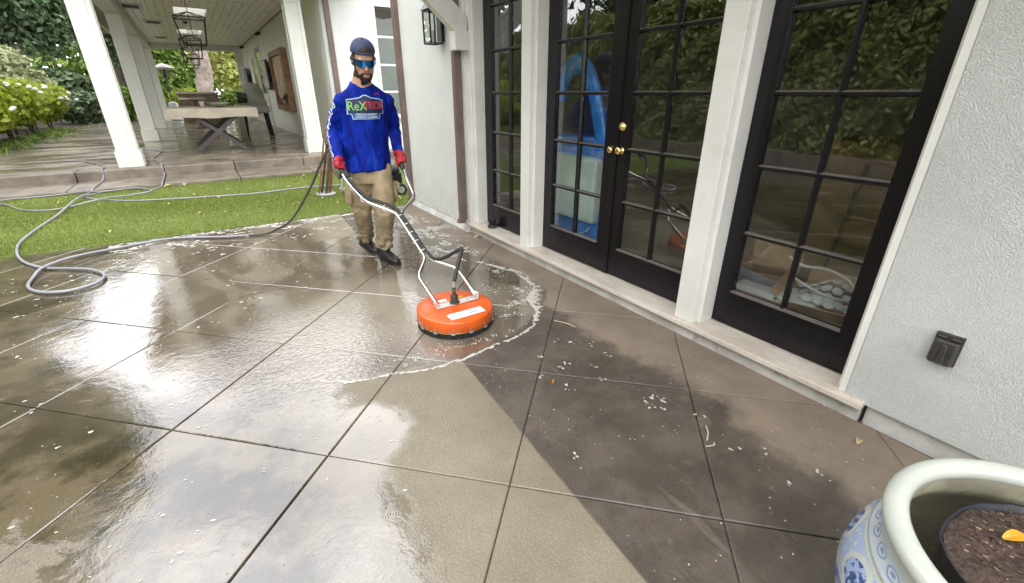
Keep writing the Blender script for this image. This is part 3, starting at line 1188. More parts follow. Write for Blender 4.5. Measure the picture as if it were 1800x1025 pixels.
# ================================================================== planting
M['leaf_dark'] = leaf_mat('dark_evergreen_leaf', [(0.028, 0.060, 0.020), (0.05, 0.10, 0.034), (0.085, 0.145, 0.055), (0.15, 0.21, 0.095)], 0.42, 0.2)
M['leaf_blue'] = leaf_mat('grey_green_leaf', [(0.06, 0.11, 0.045), (0.10, 0.17, 0.075), (0.19, 0.26, 0.14), (0.08, 0.13, 0.05)], 0.45, 0.2)
M['leaf_lime'] = leaf_mat('lime_leaf', [(0.18, 0.26, 0.018), (0.30, 0.39, 0.03), (0.44, 0.50, 0.06), (0.36, 0.44, 0.05)], 0.5, 0.45)
M['leaf_var'] = leaf_mat('variegated_leaf', [(0.22, 0.26, 0.10), (0.45, 0.47, 0.26), (0.55, 0.55, 0.36), (0.30, 0.33, 0.14)], 0.55, 0.3)
M['leaf_mid'] = leaf_mat('mid_green_leaf', [(0.06, 0.13, 0.016), (0.11, 0.21, 0.028), (0.19, 0.30, 0.045), (0.26, 0.35, 0.065)], 0.45, 0.35)
M['leaf_pale'] = leaf_mat('pale_green_leaf', [(0.30, 0.36, 0.13), (0.45, 0.50, 0.17), (0.60, 0.62, 0.22), (0.72, 0.70, 0.22)], 0.5, 0.4)
M['leaf_ivy'] = leaf_mat('hedge_leaf', [(0.07, 0.11, 0.024), (0.15, 0.20, 0.045), (0.24, 0.28, 0.07), (0.34, 0.37, 0.11)], 0.38, 0.25)
M['bark'] = simple('bark', (0.115, 0.088, 0.066), 0.9, var=0.45, vscale=5, bump=0.03, bscale=14)
M['bark_pale'] = simple('pale_bark', (0.30, 0.25, 0.21), 0.9, var=0.35, vscale=4, bump=0.05, bscale=9)
M['petal'] = simple('white_petal', (0.80, 0.79, 0.70), 0.6, var=0.06)


def trunk_mb(base, top, r0, r1, limbs=(), seed=0):
    g = random.Random(seed)
    b, t = Vector(base), Vector(top)
    n = 8
    pts, rs = [], []
    for i in range(n + 1):
        f = i / n
        p = b.lerp(t, f)
        p += Vector((g.uniform(-1, 1), g.uniform(-1, 1), 0)) * r0 * 0.16 * (1 if 0 < i else 0)
        pts.append(p)
        rs.append((r0 * (1 - f) + r1 * f) * (1.35 if i == 0 else 1.0))
    mb = MB().tube(spline(pts, 3), [rs[min(n, int(k / 3))] for k in range(3 * n + 1)], 12)
    for q in limbs:
        s_ = b.lerp(t, q[0])
        e = Vector(q[1])
        mid = s_.lerp(e, 0.5) + Vector((0, 0, 0.15))
        mb.tube(spline([s_, mid, e], 4), [r1 * 0.8 * (1 - 0.08 * k) for k in range(9)], 7)
    return mb


def plant(name, label, cat, base, blobs, n, size, leaf, trunks, group=None, seed=0, bark='bark', elong=1.8, shell=0.55, up=0.35):
    t = thing(name, label, cat, base, group)
    P, d = blob_points(blobs, n, seed, shell)
    leaf_cloud('crown', M[leaf], P, size, t, elong, up, 0.4, seed + 1, d * 0.9)
    for k, (a, b, r0, r1) in enumerate(trunks):
        limbs = [(0.75 + 0.08 * j, tuple(Vector(blobs[j % len(blobs)][:3]))) for j in range(min(4, len(blobs)))]
        trunk_mb(a, b, r0, r1, limbs, seed + k).build('trunk' if r0 > 0.05 else 'stem', M[bark], t, smooth=True)
    return t


def blobs_round(cx, cy, cz, rx, ry, rz, k, seed):
    g = random.Random(seed)
    out = [(cx, cy, cz, rx * 0.72, ry * 0.72, rz * 0.78)]
    for _ in range(k):
        a = g.uniform(0, 2 * math.pi)
        e = g.uniform(-0.6, 1.0)
        out.append((cx + rx * 0.62 * math.cos(a) * math.cos(e), cy + ry * 0.62 * math.sin(a) * math.cos(e), cz + rz * 0.62 * math.sin(e),
                    rx * g.uniform(0.28, 0.46), ry * g.uniform(0.28, 0.46), rz * g.uniform(0.24, 0.4)))
    return out


# rose bushes along the pavilion terrace
rose_lab = ['lime green rose bush nearest the patio, cut by the photo edge', 'lime green rose bush with one low white bloom above the strappy plants',
            'lime green rose bush, third along the terrace edge', 'rose bush covered in white blooms just left of the front column']
for k, (x, y, r_) in enumerate([(-4.15, 14.6, 0.95), (-4.2, 16.6, 1.0), (-4.25, 18.9, 1.05), (-4.35, 21.6, 1.2)]):
    bl = blobs_round(x, y, 1.14, r_, r_ * 1.15, 0.74, 9, 40 + k)
    t = plant('rose_bush', rose_lab[k], 'bush', (x, y, 0.2), bl, 5200, 0.085, 'leaf_lime', [((x - 0.1, y, 0.15), (x, y, 0.8), 0.03, 0.02), ((x + 0.35, y - 0.1, 0.15), (x + 0.3, y, 0.8), 0.03, 0.02), ((x + 0.2, y + 0.5, 0.15), (x + 0.1, y + 0.4, 0.8), 0.03, 0.02)], 'rose bushes beside the pavilion', 60 + k)
    g = random.Random(90 + k)
    for q in range((2, 2, 4, 11)[k]):
        a, e = g.uniform(-1.2, 0.7), g.uniform(0.0, 0.9)
        c = (x + r_ * math.cos(a) * math.cos(e), y - abs(r_ * math.sin(a) * math.cos(e)) - 0.1, 1.08 + 0.66 * math.sin(e))
        mb = MB()
        for j in range(5):
            mb.ell((c[0] + g.uniform(-.03, .03), c[1] + g.uniform(-.03, .03), c[2] + g.uniform(-.02, .02)), (0.045, 0.045, 0.03), 8, 5, Matrix.Rotation(g.uniform(-1, 1), 3, 'X'))
        mb.build('bloom', M['petal'], t)


def strappy(name, label, x, y, n, seed):
    g = np.random.default_rng(seed)
    t = thing(name, label, 'plant', (x, y, 0.2), 'strappy plants edging the rose bed')
    V, F = [], []
    for i in range(n):
        a = g.uniform(0, 2 * np.pi)
        L = g.uniform(0.35, 0.62)
        bx, by = x + g.normal(0, 0.22), y + g.normal(0, 0.35)
        w = 0.014
        pv = []
        for f in (0, 0.35, 0.7, 1.0):
            rr = L * f * 0.85
            zz = 0.18 + L * (1.1 * f - 0.85 * f * f)
            pv.append((bx + math.cos(a) * rr, by + math.sin(a) * rr, zz, w * (1 - 0.85 * f)))
        k = len(V)
        for px, py, pz, ww in pv:
            V.append((px - math.sin(a) * ww, py + math.cos(a) * ww, pz))
            V.append((px + math.sin(a) * ww, py - math.cos(a) * ww, pz))
        for s_ in range(3):
            F.append((k + 2 * s_, k + 2 * s_ + 1, k + 2 * s_ + 3, k + 2 * s_ + 2))
    mb = MB()
    mb.v, mb.f = V, F
    mb.build('leaves', M['leaf_mid'], t, auto=False)


slab_ = ['strappy green clump at the front corner of the rose bed', 'strappy green clump below the second rose bush', 'strappy green clump halfway along the rose bed',
         'strappy green clump beside the front pavilion column', 'strappy green clump farthest along the rose bed']
for k, (x, y) in enumerate([(-3.85, 13.4), (-3.75, 15.2), (-3.75, 16.9), (-3.72, 18.7), (-3.7, 20.6)]):
    strappy('strappy_plant', slab_[k], x, y, 150, 200 + k)

# variegated bank and the trees on the slope to the left
plant('variegated_shrub', 'large cream variegated shrub mounded behind the rose bushes', 'shrub', (-5.9, 23.8, 0.2), blobs_round(-5.9, 23.8, 1.65, 2.0, 1.5, 1.55, 12, 5), 14000, 0.095, 'leaf_var', [((-5.9, 23.8, 0.1), (-5.9, 23.8, 1.6), 0.07, 0.03)], seed=5)
plant('variegated_shrub', 'low grey green shrub behind the white blooms', 'shrub', (-3.75, 26.6, 0.2), blobs_round(-3.75, 26.6, 0.9, 0.9, 1.0, 0.8, 8, 6), 3000, 0.12, 'leaf_blue', [((-3.75, 26.6, 0.1), (-3.75, 26.6, 0.9), 0.06, 0.03)], seed=6)
trees = [
    ('evergreen_tree', 'dark evergreen tree filling the top left corner', (-8.2, 25.0), 6.2, (3.0, 3.0, 3.3), 'leaf_dark', 0.2, 0.20),
    ('grey_green_tree', 'grey green tree with bare stems left of the front column', (-5.6, 29.5), 5.0, (2.6, 2.2, 2.9), 'leaf_blue', 0.14, 0.20),
    ('evergreen_tree', 'tall dark tree seen between the two front columns', (-2.9, 33.0), 5.8, (2.3, 2.2, 4.2), 'leaf_dark', 0.2, 0.22),
    ('evergreen_tree', 'broad dark tree beyond the hedge across the lawn', (-9.4, 14.5), 6.4, (3.2, 3.6, 3.4), 'leaf_dark', 0.24, 0.22),
    ('tall_tree', 'very tall dark tree mirrored in the wet patio at the left', (-6.9, 16.5), 9.2, (3.1, 3.2, 5.6), 'leaf_dark', 0.3, 0.26),
    ('tall_tree', 'second very tall tree standing behind the garden hedge', (-10.5, 11.0), 8.5, (3.6, 3.6, 5.2), 'leaf_dark', 0.3, 0.26),
    ('garden_tree', 'feathery green tree above the hedge beside the lawn', (-9.0, 8.0), 6.9, (2.9, 3.2, 2.8), 'leaf_mid', 0.2, 0.20),
    ('garden_tree', 'slender tree mirrored above the hedge in the door glass', (-8.6, 2.0), 6.4, (2.4, 2.7, 2.5), 'leaf_mid', 0.16, 0.18),
]
for k, (nm, lab, (x, y), zc, rr, lf, tr_, sz) in enumerate(trees):
    bl = blobs_round(x, y, zc, *rr, 16, 300 + k)
    plant(nm, lab, 'tree', (x, y, 0), bl, 16000, sz * 0.72, lf, [((x, y, -0.05), (x + 0.2, y, zc), tr_, tr_ * 0.5)], 'trees round the garden', 310 + k, shell=0.35)
# low shade bush between bank and columns
plant('shade_shrub', 'dark glossy shrub seen between the front columns', 'shrub', (-4.4, 27.5, 0.2), blobs_round(-4.4, 27.5, 1.3, 1.5, 1.6, 1.2, 8, 9), 4500, 0.16, 'leaf_dark', [((-4.4, 27.5, 0), (-4.4, 27.5, 1.2), 0.07, 0.04)], seed=9)
plant('shade_shrub', 'broad leaved green shrub behind the second column base', 'shrub', (-2.9, 28.6, 0.2), blobs_round(-2.9, 28.6, 1.0, 1.0, 1.0, 0.95, 6, 10), 2500, 0.2, 'leaf_mid', [((-2.9, 28.6, 0), (-2.9, 28.6, 1.0), 0.06, 0.03)], seed=10)

# beyond the far end of the pavilion
plant('columnar_shrub', 'tall clipped green shrub behind the patio heater', 'shrub', (-0.75, 32.0, 0.1), [(-0.75, 32, 2.2, 0.95, 0.95, 2.4), (-0.7, 32, 4.2, 0.8, 0.8, 1.8), (-0.95, 31.8, 1.2, 1.0, 0.9, 1.2)], 5200, 0.15, 'leaf_mid', [((-0.75, 32, 0), (-0.75, 32, 4), 0.1, 0.05)], seed=20)
plant('lime_shrub', 'low lime green shrub at the foot of the tall clipped shrub', 'shrub', (-0.1, 29.2, 0.1), blobs_round(-0.15, 29.2, 0.95, 0.95, 0.7, 0.75, 7, 21), 2600, 0.12, 'leaf_lime', [((-0.1, 29.2, 0.1), (-0.1, 29.2, 0.9), 0.05, 0.03)], seed=21)
plant('pale_tree', 'pale yellow green tree lit beyond the pavilion end', 'tree', (3.2, 35.0, 0.1), blobs_round(3.0, 35.0, 3.1, 2.4, 1.8, 2.9, 12, 22), 8000, 0.16, 'leaf_pale', [((3.2, 35, 0), (3.2, 35, 3), 0.14, 0.08)], seed=22)
plant('dark_shrub', 'dark green shrub low to the right of the big trunk', 'shrub', (2.3, 32.0, 0.1), blobs_round(2.3, 32.0, 0.9, 0.9, 0.7, 0.8, 8, 23), 2600, 0.11, 'leaf_mid', [((2.3, 32, 0), (2.3, 32, 1), 0.06, 0.03)], seed=23)
bt = thing('big_tree', 'large old tree with a thick pale leaning trunk beyond the pavilion', 'tree', (0.75, 30.5, 0.1))
trunk_mb((0.72, 30.5, 0.0), (1.05, 30.6, 6.0), 0.42, 0.34, [(0.8, (2.5, 31, 7.2)), (0.75, (-0.6, 31, 7.4))], 4).build('trunk', M['bark_pale'], bt, smooth=True)
P_, d_ = blob_points(blobs_round(1.0, 31.5, 7.6, 3.4, 3.0, 2.2, 12, 24), 9000, 24, 0.35)
leaf_cloud('crown', M['leaf_mid'], P_, 0.2, bt, 1.8, 0.35, 0.4, 25, d_)
# background mass of woodland
P_, d_ = blob_points([(-14 + 3.2 * i, 40 + 1.5 * math.sin(i * 1.7), 3.0 + 0.7 * math.sin(i * 2.3), 2.8, 2.2, 4.0 + math.sin(i * 1.3)) for i in range(11)], 26000, 30, 0.6)
stuff(leaf_cloud('far_woodland', M['leaf_mid'], P_, 0.26, None, 1.6, 0.3, 0.4, 31, d_), 'mass of green trees closing the garden beyond the pavilion', 'woodland')

# hedge across the lawn (mirrored in the door glass), on a low garden wall
hd = thing('garden_hedge', 'tall clipped leafy hedge reflected in the door glass', 'hedge', (-5.8, 6.0, 0.45))
g = np.random.default_rng(77)
n1 = 105000
hy = g.uniform(-3.0, 19.0, n1)
hz = g.uniform(0.20, 3.3, n1)
face = g.uniform(0, 1, n1) < 0.78
hx = np.where(face, -5.42 + g.normal(0, 0.10, n1) + 0.13 * np.sin(hy * 3.1 + hz) * np.sin(hz * 4.0) + 0.10 * np.sin(hy * 7.3 + 2 * hz) * np.sin(hz * 8.1 + hy), g.uniform(-6.4, -5.3, n1))
hz = np.where(face, hz, 3.25 + g.normal(0, 0.10, n1) + 0.12 * np.sin(hy * 2.3))
ow = np.where(face[:, None], np.array([[0.9, 0, 0.2]]), np.array([[0.2, 0, 0.9]]))
leaf_cloud('crown', M['leaf_ivy'], np.stack([hx, hy, hz], 1), 0.070, hd, 1.5, 0.2, 0.4, 78, ow)
MB().box(-6.3, -5.55, -3.0, 19.0, 0.3, 3.15).build('hedge_core', M['leaf_dark'], hd)
tag(MB().box(-5.9, -5.12, -3.2, 12.9, -0.06, 0.30).build('garden_wall', M['step'], bev=0.02), 'low pale garden wall carrying the tall hedge', 'wall')

# ================================================================== things on the house wall
# lantern
ln = thing('wall_lantern', 'black square wall lantern with clear panes beside the white bracket', 'lantern', (2.17, 4.66, 1.84))
lx0, lx1, ly0, ly1, lz0, lz1 = 2.085, 2.205, 4.58, 4.735, 1.845, 2.125
fr = MB()
for x_ in (lx0, lx1):
    for y_ in (ly0, ly1):
        fr.box(x_ - 0.007, x_ + 0.007, y_ - 0.007, y_ + 0.007, lz0, lz1)
for z_ in (lz0, lz1):
    for y_ in (ly0, ly1):
        fr.box(lx0, lx1, y_ - 0.006, y_ + 0.006, z_ - 0.006, z_ + 0.006)
    for x_ in (lx0, lx1):
        fr.box(x_ - 0.006, x_ + 0.006, ly0, ly1, z_ - 0.0061, z_ + 0.0061)
fr.build('cage', M['blackmetal'], ln)
MB()._a([(lx0 - 0.02, ly0 - 0.02, lz1 + 0.007), (lx1 + 0.02, ly0 - 0.02, lz1 + 0.007), (lx1 + 0.02, ly1 + 0.02, lz1 + 0.007), (lx0 - 0.02, ly1 + 0.02, lz1 + 0.007),
         (lx0 + 0.045, ly0 + 0.06, lz1 + 0.12), (lx1 - 0.045, ly0 + 0.06, lz1 + 0.12), (lx1 - 0.045, ly1 - 0.06, lz1 + 0.12), (lx0 + 0.045, ly1 - 0.06, lz1 + 0.12)],
        [(3, 2, 1, 0), (4, 5, 6, 7), (0, 1, 5, 4), (1, 2, 6, 5), (2, 3, 7, 6), (3, 0, 4, 7)]).build('lantern_roof', M['blackmetal'], ln)
M['lglass'] = glass('lantern_pane', (0.9, 0.92, 0.9), 0.12)
MB().box(lx0 - 0.001, lx0 + 0.001, ly0 + 0.008, ly1 - 0.008, lz0 + 0.008, lz1 - 0.008).build('pane', M['lglass'], ln)
MB().box(lx0 + 0.008, lx1 - 0.008, ly0 - 0.001, ly0 + 0.001, lz0 + 0.008, lz1 - 0.008).build('pane', M['lglass'], ln)
MB().box(lx1 + 0.008, HX - 0.001, ly0 + 0.03, ly1 - 0.03, lz0 + 0.02, lz1 + 0.1).build('back_plate', M['blackmetal'], ln)
MB().lathe([(0.012, 0.0), (0.012, 0.10), (0.006, 0.115)], 10, (2.145, 4.657, lz0 + 0.004), True).build('candle', M['white'], ln)

# weatherproof outlet cover
oc = thing('outlet_cover', 'dark weatherproof outlet cover on the near stucco wall', 'outlet cover', (2.25, 0.318, 0.484))
MB().box(HX - 0.012, HX + 0.01, 0.276, 0.360, 0.420, 0.548).build('back_plate', M['bronze'], oc, bev=0.004)
MB()._a([(HX - 0.013, 0.279, 0.424), (HX - 0.013, 0.357, 0.424), (HX - 0.013, 0.357, 0.528), (HX - 0.013, 0.279, 0.528),
         (HX - 0.045, 0.284, 0.430), (HX - 0.045, 0.352, 0.430), (HX - 0.030, 0.352, 0.524), (HX - 0.030, 0.284, 0.524)],
        [(3, 2, 1, 0), (4, 5, 6, 7), (0, 1, 5, 4), (1, 2, 6, 5), (2, 3, 7, 6), (3, 0, 4, 7)]).build('flip_lid', M['bronze'], oc, bev=0.006)
MB()._a([(HX - 0.0455, 0.302, 0.432), (HX - 0.0455, 0.334, 0.432), (HX - 0.0345, 0.326, 0.510), (HX - 0.0345, 0.310, 0.510),
         (HX - 0.053, 0.306, 0.434), (HX - 0.053, 0.330, 0.434), (HX - 0.038, 0.324, 0.505), (HX - 0.038, 0.312, 0.505)],
        [(3, 2, 1, 0), (4, 5, 6, 7), (0, 1, 5, 4), (1, 2, 6, 5), (2, 3, 7, 6), (3, 0, 4, 7)]).build('lid_rib', M['bronze'], oc, bev=0.003)
for y_ in (0.296, 0.338):
    MB().tube([(HX - 0.022, y_ - 0.013, 0.537), (HX - 0.022, y_ + 0.013, 0.537)], 0.006, 8).build('hinge', M['bronze'], oc)

# ribbed black drain cap left on the threshold
dc = thing('drain_cap', 'small ribbed black drain cap standing on the stone threshold', 'drain cap', (2.335, 3.90, 0.112))
MB().lathe([(0.0, 0.0), (0.047, 0.0), (0.049, 0.004), (0.049, 0.026), (0.044, 0.030), (0.032, 0.031), (0.0, 0.031)], 24).build('flange', M['bronze'], dc, smooth=False, local=True)
for k in range(16):
    a = 2 * math.pi * k / 16
    MB().obox((0.030 * math.cos(a), 0.030 * math.sin(a), 0.060), (0.005 * math.cos(a), 0.005 * math.sin(a), 0), (-0.0032 * math.sin(a), 0.0032 * math.cos(a), 0), (0, 0, 0.030)).build('rib', M['rubber'], dc, local=True)
MB().lathe([(0.0, 0.088), (0.033, 0.088), (0.036, 0.092), (0.034, 0.097), (0.0, 0.099)], 20).build('cap_top', M['bronze'], dc, local=True)

# ================================================================== blue and white planter
PC = (1.313, -0.179)


def porcelain():
    m, n, b = newmat('blue_white_porcelain')
    p = n.obj()
    X, Y, Z = n.xyz(p)
    th = n.m('ARCTAN2', Y, X)
    u = n.mul(th, 0.39)
    cmb = n.new('ShaderNodeCombineXYZ')
    n.put(cmb.inputs[0], u)
    n.put(cmb.inputs[1], Z)
    q = cmb.outputs[0]
    white = n.mix(n.step(n.noise(p, 4, 5, 0.6), 0.35, 0.7), (0.44, 0.47, 0.41), (0.53, 0.555, 0.50))
    white = n.mix(n.mul(n.step(n.noise(p, 9, 5, 0.7), 0.56, 0.72), 0.5), white, (0.44, 0.44, 0.33))
    blue, pale = (0.045, 0.085, 0.22), (0.30, 0.38, 0.57)
    # row of medallions under the shoulder, ovals on the neck band, painted landscape on the belly
    def cell(k, ph=0.0):
        return n.sub(n.m('FRACT', n.add(n.mul(th, k / (2 * math.pi)), ph)), 0.5)
    def oval(c, k, zc, ru, rz):
        du = n.mul(c, 2 * math.pi * 0.36 / k / ru)
        dz = n.mul(n.sub(Z, zc), 1 / rz)
        return n.m('SQRT', n.add(n.mul(du, du), n.mul(dz, dz)))
    band = n.mul(n.step(Z, 0.385, 0.388), n.step(Z, 0.424, 0.427, 1.0, 0.0))
    o1 = oval(cell(34), 34, 0.406, 0.026, 0.012)
    nk = n.mx(n.mul(n.step(o1, 0.95, 1.0, 1.0, 0.0), n.step(o1, 0.72, 0.8)), n.step(o1, 0.35, 0.45, 1.0, 0.0))
    c = n.mix(n.mul(band, 0.35), white, pale)
    c = n.mix(n.mul(n.mul(band, nk), 0.7), c, (0.10, 0.16, 0.36))
    sh = n.mul(n.step(Z, 0.275, 0.28), n.step(Z, 0.368, 0.372, 1.0, 0.0))
    flor = n.step(n.voro(q, 70), 0.25, 0.32)
    c = n.mix(n.mul(sh, n.mul(flor, 0.85)), c, pale)
    o2 = oval(cell(12, 0.3), 12, 0.322, 0.058, 0.041)
    ins = n.step(o2, 0.82, 0.86, 1.0, 0.0)
    bord = n.mul(n.step(o2, 1.10, 1.14, 1.0, 0.0), n.inv(ins))
    c = n.mix(n.mul(sh, bord), c, white)
    pet = n.step(n.noise(q, 52, 3), 0.47, 0.55)
    c = n.mix(n.mul(sh, ins), c, n.mix(pet, pale, blue))
    bel = n.mul(n.step(Z, 0.268, 0.272, 1.0, 0.0), n.step(Z, 0.03, 0.05))
    land = n.step(n.noise(q, 7.5, 6, 0.6, 0.8), 0.50, 0.56)
    tone = n.step(n.noise(q, 30, 4, 0.6), 0.35, 0.65)
    c = n.mix(n.mul(bel, land), c, n.mix(tone, (0.06, 0.13, 0.36), (0.22, 0.33, 0.58)))
    tw = n.mul(n.step(n.m('ABSOLUTE', n.sub(n.noise(q, 14, 3, 0.6), 0.5)), 0.006, 0.012, 1.0, 0.0), n.step(n.noise(q, 6, 2), 0.5, 0.55))
    c = n.mix(n.mul(bel, n.mul(tw, 0.9)), c, blue)
    n.put(b.inputs['Base Color'], c)
    b.inputs['Roughness'].default_value = 0.16
    b.inputs['IOR'].default_value = 1.5
    return m


M['porcelain'] = porcelain()
M['glaze_in'] = simple('pot_inside', (0.33, 0.31, 0.22), 0.35, var=0.35, vscale=6, dirt=(0.08, 0.07, 0.045), dirt_amt=0.8)
pot = thing('planter_pot', 'large blue and white porcelain fishbowl planter by the stucco wall', 'planter', (PC[0], PC[1], 0))
prof = [(0.22, 0.0), (0.25, 0.006), (0.30, 0.05), (0.355, 0.12), (0.385, 0.20), (0.396, 0.26), (0.391, 0.31), (0.376, 0.352), (0.360, 0.374), (0.357, 0.380), (0.361, 0.384), (0.357, 0.389),
        (0.347, 0.40), (0.340, 0.424), (0.342, 0.440), (0.345, 0.462)]
MB().lathe(prof, 96).build('bowl', M['porcelain'], pot, smooth=True, local=True)
rim = []
for k in range(0, 19):
    a = -0.6 * math.pi / 2 + (math.pi * 1.62) * k / 18 - 0.15
    rim.append((0.330 + 0.026 * math.cos(a), 0.476 + 0.026 * math.sin(a)))
MB().lathe(rim, 96).build('rim', M['porcelain'], pot, smooth=True, local=True)
MB().lathe([(0.310, 0.462), (0.308, 0.43), (0.33, 0.38), (0.375, 0.30), (0.38, 0.22), (0.33, 0.11), (0.22, 0.03), (0.0, 0.03)], 72).build('bowl_lining', M['glaze_in'], pot, smooth=True, local=True)

M['black_plastic'] = simple('black_plastic', (0.028, 0.030, 0.040), 0.42, var=0.25)
M['potting_soil'] = soil_mat('potting_soil', (0.045, 0.030, 0.024), (0.15, 0.10, 0.078), 90, 0.010)
nc = (1.375, -0.150)
npot = thing('nursery_pot', 'black plastic nursery pot of soil set inside the porcelain planter', 'plant pot', (nc[0], nc[1], 0.035))
g = random.Random(5)
wob = [1 + 0.03 * math.sin(3 * k * 2 * math.pi / 48 + 1) + g.uniform(-0.012, 0.012) for k in range(48)]
mb = MB()
for r_, z_, kz in ((0.17, 0.0, 0), (0.208, 0.368, 1), (0.214, 0.378, 1), (0.208, 0.376, 1), (0.200, 0.33, 0)):
    for k in range(48):
        a = 2 * math.pi * k / 48
        mb.v.append((r_ * wob[k] * math.cos(a), r_ * wob[k] * math.sin(a), z_ + kz * 0.010 * math.sin(2 * a + 0.5)))
for i in range(4):
    for k in range(48):
        mb.f.append((i * 48 + k, i * 48 + (k + 1) % 48, (i + 1) * 48 + (k + 1) % 48, (i + 1) * 48 + k))
mb.build('pot_wall', M['black_plastic'], npot, local=True, smooth=True)
mb = MB()
nr = 14
mb.v.append((0, 0, 0.384))
for i in range(1, nr + 1):
    for k in range(48):
        a = 2 * math.pi * k / 48
        r_ = 0.2075 * wob[k] * i / nr
        zz = 0.384 + 0.018 * noise.noise(Vector((r_ * math.cos(a) * 14, r_ * math.sin(a) * 14, 3))) + 0.010 * noise.noise(Vector((r_ * math.cos(a) * 45, r_ * math.sin(a) * 45, 1))) - 0.02 * (i / nr) ** 6
        mb.v.append((r_ * math.cos(a), r_ * math.sin(a), zz))
for k in range(48):
    mb.f.append((0, 1 + k, 1 + (k + 1) % 48))
for i in range(nr - 1):
    for k in range(48):
        mb.f.append((1 + i * 48 + k, 1 + (i + 1) * 48 + k, 1 + (i + 1) * 48 + (k + 1) % 48, 1 + i * 48 + (k + 1) % 48))
mb.build('soil', M['potting_soil'], npot, local=True, smooth=True)
mul_ = MB()
for k in range(900):
    a, r_ = g.uniform(0, 6.28), 0.19 * math.sqrt(g.random())
    c = Vector((r_ * math.cos(a), r_ * math.sin(a), 0.387 + g.uniform(0, 0.008)))
    rm = Matrix.Rotation(g.uniform(0, 6.28), 3, 'Z') @ Matrix.Rotation(g.uniform(-0.5, 0.5), 3, 'X')
    s_ = g.uniform(0.0015, 0.0055)
    mul_.obox(c, rm @ Vector((s_, 0, 0)), rm @ Vector((0, s_ * 0.35, 0)), rm @ Vector((0, 0, s_ * 0.2)))
m_, n_, b_ = newmat('bark_chip')
n_.put(b_.inputs['Base Color'], n_.ramp(n_.rand(), [(0, (0.03, 0.018, 0.012)), (0.5, (0.09, 0.055, 0.036)), (0.86, (0.14, 0.09, 0.06)), (1, (0.38, 0.28, 0.18))]))
M['chip'] = m_
stuff(mul_.build('bark_chips', M['chip'], npot, local=True))


def leaf_shape(L, Wd, curl, n=7):
    mb = MB()
    for i in range(n):
        f = i / (n - 1)
        w = Wd * math.sin(math.pi * min(1, f * 0.92 + 0.06)) ** 0.8
        z = curl * math.sin(math.pi * f)
        for s_ in (-1, 0, 1):
            mb.v.append((L * (f - 0.5), s_ * w, z + (0.35 * w if s_ else 0)))
    for i in range(n - 1):
        for j in (0, 1):
            mb.f.append((i * 3 + j, i * 3 + j + 1, (i + 1) * 3 + j + 1, (i + 1) * 3 + j))
    return mb


M['leaf_yellow'] = simple('yellow_leaf', (0.62, 0.30, 0.015), 0.5, var=0.2, vscale=30)
M['leaf_dry'] = simple('dry_leaf', (0.42, 0.34, 0.17), 0.7, var=0.35, vscale=3)
M['leaf_rust'] = simple('rust_leaf', (0.30, 0.115, 0.03), 0.6, var=0.3, vscale=20)
o = leaf_shape(0.056, 0.014, 0.007).build('fallen_leaf', M['leaf_yellow'])
o.location = (1.392, -0.050, 0.440)
o.rotation_euler = (0.15, -0.1, -0.60)
tag(o, 'bright yellow leaf lying on the soil in the planter', 'leaf')
o = leaf_shape(0.024, 0.008, 0.002).build('fallen_leaf', M['leaf_yellow'])
o.location = (1.022, -0.020, 0.487)
o.rotation_euler = (0.3, -0.75, 1.2)
tag(o, 'yellowish leaf scrap stuck to the rim of the porcelain planter', 'leaf')

# ================================================================== things in the room behind the glass
M['blue_vinyl'] = simple('blue_vinyl', (0.05, 0.30, 0.85), 0.28, var=0.15, vscale=3, coat=0.5)
M['mint_vinyl'] = simple('pale_green_vinyl', (0.74, 0.88, 0.82), 0.35, var=0.1, vscale=3, coat=0.3)
fl = thing('pool_float', 'blue and pale green inflatable pool float standing behind the door glass', 'pool float', (2.78, 3.02, 0.1))
outl = [(3.42, 1.31), (3.44, 1.49), (3.36, 1.60), (3.24, 1.645), (3.12, 1.60), (3.03, 1.50), (2.965, 1.35), (2.91, 1.18), (2.875, 1.01), (2.87, 0.75), (2.88, 0.50), (2.93, 0.36), (3.10, 0.27), (3.30, 0.27), (3.45, 0.36), (3.50, 0.7), (3.46, 0.98)]
hole = [(3.40, 1.05), (3.05, 1.05), (3.02, 1.14), (3.05, 1.27), (3.11, 1.385), (3.20, 1.46), (3.30, 1.48), (3.36, 1.42), (3.38, 1.30)]
lo_ = [Vector((0, y_, z_)) for y_, z_ in outl]
ho_ = [Vector((0, y_, z_)) for y_, z_ in hole]
# band of even width round the hole, then the full width below it
bandp = spline([(2.80, 3.43, 1.33), (2.80, 3.42, 1.47), (2.80, 3.34, 1.585), (2.79, 3.20, 1.625), (2.78, 3.09, 1.575), (2.77, 2.995, 1.47), (2.76, 2.915, 1.31), (2.755, 2.85, 1.14), (2.755, 2.81, 0.98), (2.77, 2.84, 0.80)], 6)
mb = MB()
for i_, c_ in enumerate(bandp):
    t_ = (bandp[min(len(bandp) - 1, i_ + 1)] - bandp[max(0, i_ - 1)]).normalized()
    s_ = t_.cross(Vector((1, 0, 0))).normalized()
    hw_ = 0.080 - 0.012 * i_ / len(bandp)
    for k in range(12):
        a = 2 * math.pi * k / 12
        mb.v.append(c_ + s_ * hw_ * math.cos(a) + Vector((0.035 * math.sin(a), 0, 0)))
for i_ in range(len(bandp) - 1):
    for k in range(12):
        mb.f.append((i_ * 12 + k, i_ * 12 + (k + 1) % 12, (i_ + 1) * 12 + (k + 1) % 12, (i_ + 1) * 12 + k))
mb.build('arch', M['blue_vinyl'], fl, smooth=True)
def puffy(name, x0, x1, y0, y1, z0, z1, mat):
    link(name, remesh(MB().box(x0, x1, y0, y1, z0, z1), name, 0.022, 14), mat, fl, True)


